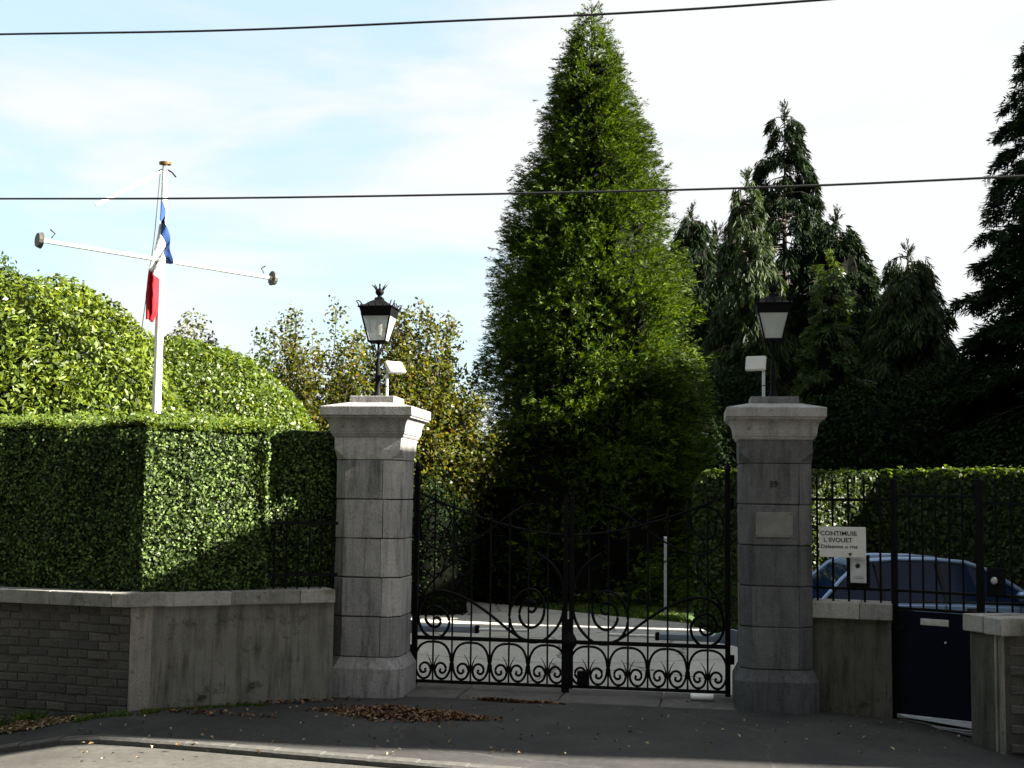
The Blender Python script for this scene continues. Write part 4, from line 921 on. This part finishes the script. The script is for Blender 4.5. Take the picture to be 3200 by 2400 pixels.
conifer('light_conifer', 'light green narrow conifer in front of the dark spruce', (7.75, 31.0, 0), 7.9, lambda t: 1.25*(max(.06, 1-t)**.6), 150, 20, M['light'], 65, rise=.25, droop=.35, hang=.4, T=T_cyp, tscale=1.3, core=.4)
conifer('broad_conifer', 'broad dark conifer right of the dark spruce', (9.05, 35.5, 0), 9.9, lambda t: 3.1*(max(.04, 1-t)**.55), 300, 20, M['spruce'], 66, droop=.4, hang=.6, T=T_hang, tscale=1.4, core=.55)
conifer('drooping_conifer', 'dark conifer with a drooping sunlit top at the right of the group', (10.45, 33.5, 0), 8.55, lambda t: 2.7*(max(.05, 1-t)**.5), 280, 20, M['weeping'], 67, droop=.5, hang=.9, T=T_hang, tscale=1.35, core=.5)
for i, (x, y, h, r, lab) in enumerate(((6.6, 41.0, 10.6, 3.4, 'dark conifer filling the gap behind the dark spruce'), (10.3, 40.5, 9.6, 3.5, 'dark conifer behind the drooping conifer'), (13.3, 39.0, 6.6, 3.0, 'lower dark conifer between the drooping conifer and the big cedar'), (8.6, 43.0, 10.0, 3.0, 'dark conifer directly behind the light green conifer'), (11.7, 37.0, 8.0, 3.0, 'dark conifer just right of the drooping conifer'), (5.5, 39.0, 10.3, 2.9, 'dark conifer between the two weeping conifers'))):
    conifer('back_conifer', lab, (x, y, 0), h, (lambda r_: lambda t: r_*(max(.05, 1-t)**.55))(r), 210, 14, M['spruce'], 161+i, droop=.4, hang=.6, T=T_hang, tscale=1.6, core=.6, group='dark conifers at the back')
conifer('big_cedar', 'big dark cedar cut by the right edge with spiky bare branch ends', (12.8, 28.5, 0), 14.2, lambda t: 3.1*max(.05, 1-t)**.55, 330, 24, M['spruce'], 68, rise=.12, droop=.34, hang=.25, T=T_spr, tscale=1.0, z0=.22, bare=1, inner=.25)
for i, (x, y, z, r, h, lab) in enumerate(((5.3, 30.0, 0, 1.6, 4.9, 'dark evergreen shrub directly behind the numbered pillar lantern'), (7.6, 28.6, 0, 1.7, 4.6, 'dark evergreen shrub behind the middle of the glowing hedge'), (9.7, 30.0, 0, 1.8, 5.3, 'dark evergreen shrub below the drooping conifer'), (11.7, 30.5, 0, 1.9, 4.6, 'dark evergreen shrub below the big cedar'), (10.5, 26.6, 0, 1.6, 3.6, 'low dark evergreen shrub at the right edge behind the hedge'), (4.2, 27.6, 0, 1.2, 3.6, 'low dark shrub between the tall cypress and the hedge'))):
    dome_shrub('evergreen_shrub', lab, (x, y, .4), (r, r*.9, h-.4), 9000, .15, .07, M['spruce'], 71+i, lump=.13, lumps=2.0, depth=.16, group='dark evergreen shrubs behind the hedge', face=(0, -.97, .25))
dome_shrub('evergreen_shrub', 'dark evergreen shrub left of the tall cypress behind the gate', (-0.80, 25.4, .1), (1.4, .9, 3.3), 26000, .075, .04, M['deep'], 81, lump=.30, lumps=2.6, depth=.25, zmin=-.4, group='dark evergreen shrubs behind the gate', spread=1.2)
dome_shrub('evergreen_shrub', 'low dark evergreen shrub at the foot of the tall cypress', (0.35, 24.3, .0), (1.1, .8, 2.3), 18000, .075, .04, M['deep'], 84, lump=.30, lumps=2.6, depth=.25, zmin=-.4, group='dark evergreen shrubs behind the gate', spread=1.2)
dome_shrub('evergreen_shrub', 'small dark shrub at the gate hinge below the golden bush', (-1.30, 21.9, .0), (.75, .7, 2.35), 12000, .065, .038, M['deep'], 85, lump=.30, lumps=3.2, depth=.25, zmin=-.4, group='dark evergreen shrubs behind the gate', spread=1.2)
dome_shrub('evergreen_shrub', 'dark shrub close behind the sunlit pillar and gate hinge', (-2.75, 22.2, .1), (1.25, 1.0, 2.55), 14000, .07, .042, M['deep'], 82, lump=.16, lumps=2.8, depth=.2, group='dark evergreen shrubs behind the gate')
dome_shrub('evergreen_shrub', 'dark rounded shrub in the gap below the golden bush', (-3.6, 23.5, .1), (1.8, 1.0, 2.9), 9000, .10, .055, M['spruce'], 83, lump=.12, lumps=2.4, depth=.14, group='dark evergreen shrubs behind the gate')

# ================================================================ UNSEEN HOUSE AND TREES ADDED BEYOND THE RIGHT EDGE (to cast the shade)
hs = thing('added_house', 'unseen rendered house added beyond the right edge to cast the shade', 'house', (9.6, 8.68, -.4), R(-9))
HW, HD, EV, RG = 11.0, 9.6, 9.58, 9.66
MB().box(0.3, HW, 0.3, HD-.3, -1, EV).build('wall', M['housewall'], hs)
MB().add([(.3, .3, EV), (.3, HD-.3, EV), (.3, HD/2, RG-.1), (HW, .3, EV), (HW, HD-.3, EV), (HW, HD/2, RG-.1)], [(0, 2, 1), (3, 4, 5)]).build('gable', M['housewall'], hs)
MB().add([(0, 0, EV-.05), (HW+.3, 0, EV-.05), (HW+.3, HD/2, RG), (0, HD/2, RG), (0, HD, EV-.05), (HW+.3, HD, EV-.05)], [(0, 1, 2, 3), (3, 2, 5, 4)]).build('roof', M['roof'], hs).modifiers.new('slab', 'SOLIDIFY').thickness = .14
for zz in (1.2, 4.2, 7.0):
    for yy in (2.2, 5.0, 7.8):
        w = MB().box(.24, .32, yy-.5, yy+.5, zz, zz+1.5).build('window', M['carglass'], hs); MB().box(.20, .26, yy-.58, yy+.58, zz-.1, zz-.02).build('sill', M['quoin'], w)
for i, (x, y, h, r, lab) in enumerate(((15.8, 23.6, 11.6, 2.6, 'unseen shade conifer added beyond the right edge behind the house'), (17.2, 27.0, 12.0, 3.0, 'tall unseen shade conifer added beyond the right edge beside the big cedar'), (18.5, 31.0, 14.5, 3.4, 'tallest unseen shade conifer added beyond the right edge'), (20.5, 35.5, 14, 3.2, 'farthest unseen shade conifer added beyond the right edge'))):
    conifer('added_conifer', lab, (x, y, -.1), h, tri(r, .35), 110, 8, M['spruce'], 91+i, T=T_spr, tscale=1.8, core=.8, group='unseen conifers added to cast shade')  # added out of view to shade the cypress and the trees behind

conifer('added_pine', 'high crowned unseen pine added beyond the right edge to shade the cypress foot', (15.0, 21.5, -.1), 11.3, lambda t: 3.6*max(.3, 1-abs(t-.35)*1.1), 100, 9, M['spruce'], 97, rise=.1, droop=.1, T=T_spr, tscale=1.8, core=.8, z0=.73)  # added pine, crown set high to shade the cypress foot and drive end
for i, (x, y, r, h, lab) in enumerate(((-26, 5, 6, 14, 'large unseen tree added down the street beyond the left edge'), (-17, 0, 5.5, 14, 'large unseen tree added across the street beyond the left edge'), (-15, -7, 5.8, 17.0, 'large unseen tree added across the street behind the viewpoint, far left'), (-5, -6.5, 5.4, 17.5, 'large unseen tree added across the street behind the viewpoint, left'), (4.5, -6.5, 5.4, 17.0, 'large unseen tree added across the street behind the viewpoint, right'), (14, -9, 5.8, 15, 'large unseen tree added across the street behind the viewpoint, far right'))):
    dome_shrub('added_street_tree', lab, (x, y, h*.5), (r, r*.8, h*.52), 6000, .5, .3, M['hedge'], 131+i, lump=.12, lumps=.9, depth=.12, zmin=-1, cat='tree', group='unseen trees added to cut the sky light')  # added out of view to dim the sky light on the street fronts
# ================================================================ LITTER, GRASS, WEEDS
def litter(name, label, centers, mat, seed, size=.055, lift=.012):
    """centers: rows of (x, y, sx, sy, rot, n, pile_height)"""
    g = np.random.default_rng(seed); P, N = [], []
    for cx, cy, sx, sy, rot, n, ph in centers:
        u = g.normal(size=(n, 2))*np.array([sx, sy])*.55; c, s_ = math.cos(rot), math.sin(rot)
        x = cx+u[:, 0]*c-u[:, 1]*s_; y = cy+u[:, 0]*s_+u[:, 1]*c
        d2 = (u[:, 0]/sx)**2+(u[:, 1]/sy)**2; z = np.array([zf(a, b) for a, b in zip(x, y)])+lift+ph*np.exp(-d2*2)*g.uniform(0, 1, n)
        P.append(np.stack([x, y, z], 1)); nn = np.zeros((n, 3)); nn[:, 2] = 1; N.append(nn)
    P = np.concatenate(P); N = np.concatenate(N)
    o = add_quads(leaves(P, N, size, size*.62, g, .42, curl=.30), name, mat, None); return tag(o, label, 'leaves', kind='stuff')
def gp(px, py, z=-.02):
    d = CR*((px-1600)/F_PX) + CU*((1200-py)/F_PX) + _fw; t_ = (z-CAM_H)/d.z; return (d.x*t_, d.y*t_)
rt = -R(18)
a = gp(1240, 2243); b = gp(1420, 2252); c = gp(1080, 2236)
litter('leaf_pile', 'heap of brown fallen leaves on the asphalt before the sunlit pillar', [(*a, .46, .24, rt, 1250, .06), (*b, .32, .11, rt, 330, .03), (*c, .28, .10, rt, 150, .015)], M['litter'], 101, .06)
a = gp(60, 2312, -.28); b = gp(150, 2300, -.24)
litter('leaf_drift', 'sunlit drift of pale dry leaves at the foot of the brick wall', [(*a, .30, .10, rt, 520, .06), (*b, .35, .09, rt, 320, .04)], M['pale_litter'], 102, .06)
a = gp(1570, 2201); b = gp(1700, 2208); c = gp(760, 2205); d = gp(640, 2240)
litter('leaf_strip', 'thin strip of fallen leaves along the gate threshold and mossy wall foot', [(*a, .28, .025, rt, 170, .02), (*b, .20, .02, rt, 80, .015), (*c, .75, .10, R(12), 260, .015), (*d, .6, .12, rt, 60, .01)], M['litter'], 103, .055)
sc = []
g_ = np.random.default_rng(3)
for k in range(170):
    p = gp(250+2900*g_.uniform()**1.3, 2230+170*g_.uniform()**1.1, -.1); sc.append((p[0], p[1], .02, .02, 0, 1, 0))
litter('scattered_leaves', 'small pale leaves scattered singly over the dark asphalt', sc, M['pale_litter'], 104, .045)
def tufts(name, label, pts, h, n, mat, seed, wid=.010):
    g = np.random.default_rng(seed); V = []
    for (x, y, r) in pts:
        for _ in range(n):
            a, q = g.uniform(0, 6.283), r*math.sqrt(g.uniform()); bx_, by_ = x+q*math.cos(a), y+q*math.sin(a)*.4; z = zf(bx_, by_)-.01
            hh = h*g.uniform(.35, 1.1); le = g.normal(size=2)*hh*.45; w = np.array([g.normal(), g.normal(), 0]); w = w/np.linalg.norm(w)*wid
            p0 = np.array([bx_, by_, z]); p1 = p0+np.array([le[0]*.35, le[1]*.35, hh*.6]); p2 = p0+np.array([le[0], le[1], hh])
            V += [p0-w*.6, p0+w*.6, p1+w*.6, p1-w*.6, p1-w*.6, p1+w*.6, p2+w*.08, p2-w*.08]
    o = add_quads(np.array(V), name, mat, None); return tag(o, label, 'grass', kind='stuff')
wp_ = []
for k in range(40):
    u = k/39; p = Vector(A2).lerp(Vector(A3), u*.6) + Vector((.03, -.06)); wp_.append((p.x+random.uniform(-.04, .04), p.y-random.uniform(0, .08), .06))
tufts('moss_grass', 'low moss and grass along the foot of the roughcast wall', wp_, .035, 26, M['grass'], 111, .007)
cr = []
for k in range(26):
    p = Vector(A1)+Vector((random.uniform(-.40, .30), random.uniform(-.17, -.03))); cr.append((p.x, p.y, .07))
tufts('corner_grass', 'green grass tufts at the foot of the pale wall corner', cr, .05, 34, M['grass'], 112, .008)
wl_ = []
for k in range(16):
    p = Vector(A1).lerp(Vector(A0), .17+.14*random.random())+Vector((0, -.09-random.random()*.06)); wl_.append((p.x, p.y, .06))
tufts('wall_weeds', 'bright weeds and grass at the foot of the brick wall by the leaf drift', wl_, .15, 26, M['grass'], 113, .014)
e = Vector(E1).lerp(Vector(E2), .06)+Vector((0, -.12))
tufts('edge_weeds', 'green weeds at the foot of the right hand brick wall', [(e.x+.1*k, e.y-.04*k, .07) for k in range(4)], .16, 30, M['grass'], 114, .016)
# lawn edge grass
lg = []
gl_ = np.random.default_rng(8)
for k in range(700):
    u = gl_.uniform(); x = .6+2.3*u; lg.append((x, 22.8-.95*(x-.6)+gl_.uniform(0, 2.6), .08))
o = tufts('lawn_grass', 'shaded strip of lawn grass between the drive and the tall cypress', lg, .07, 14, M['grass'], 115, .012)
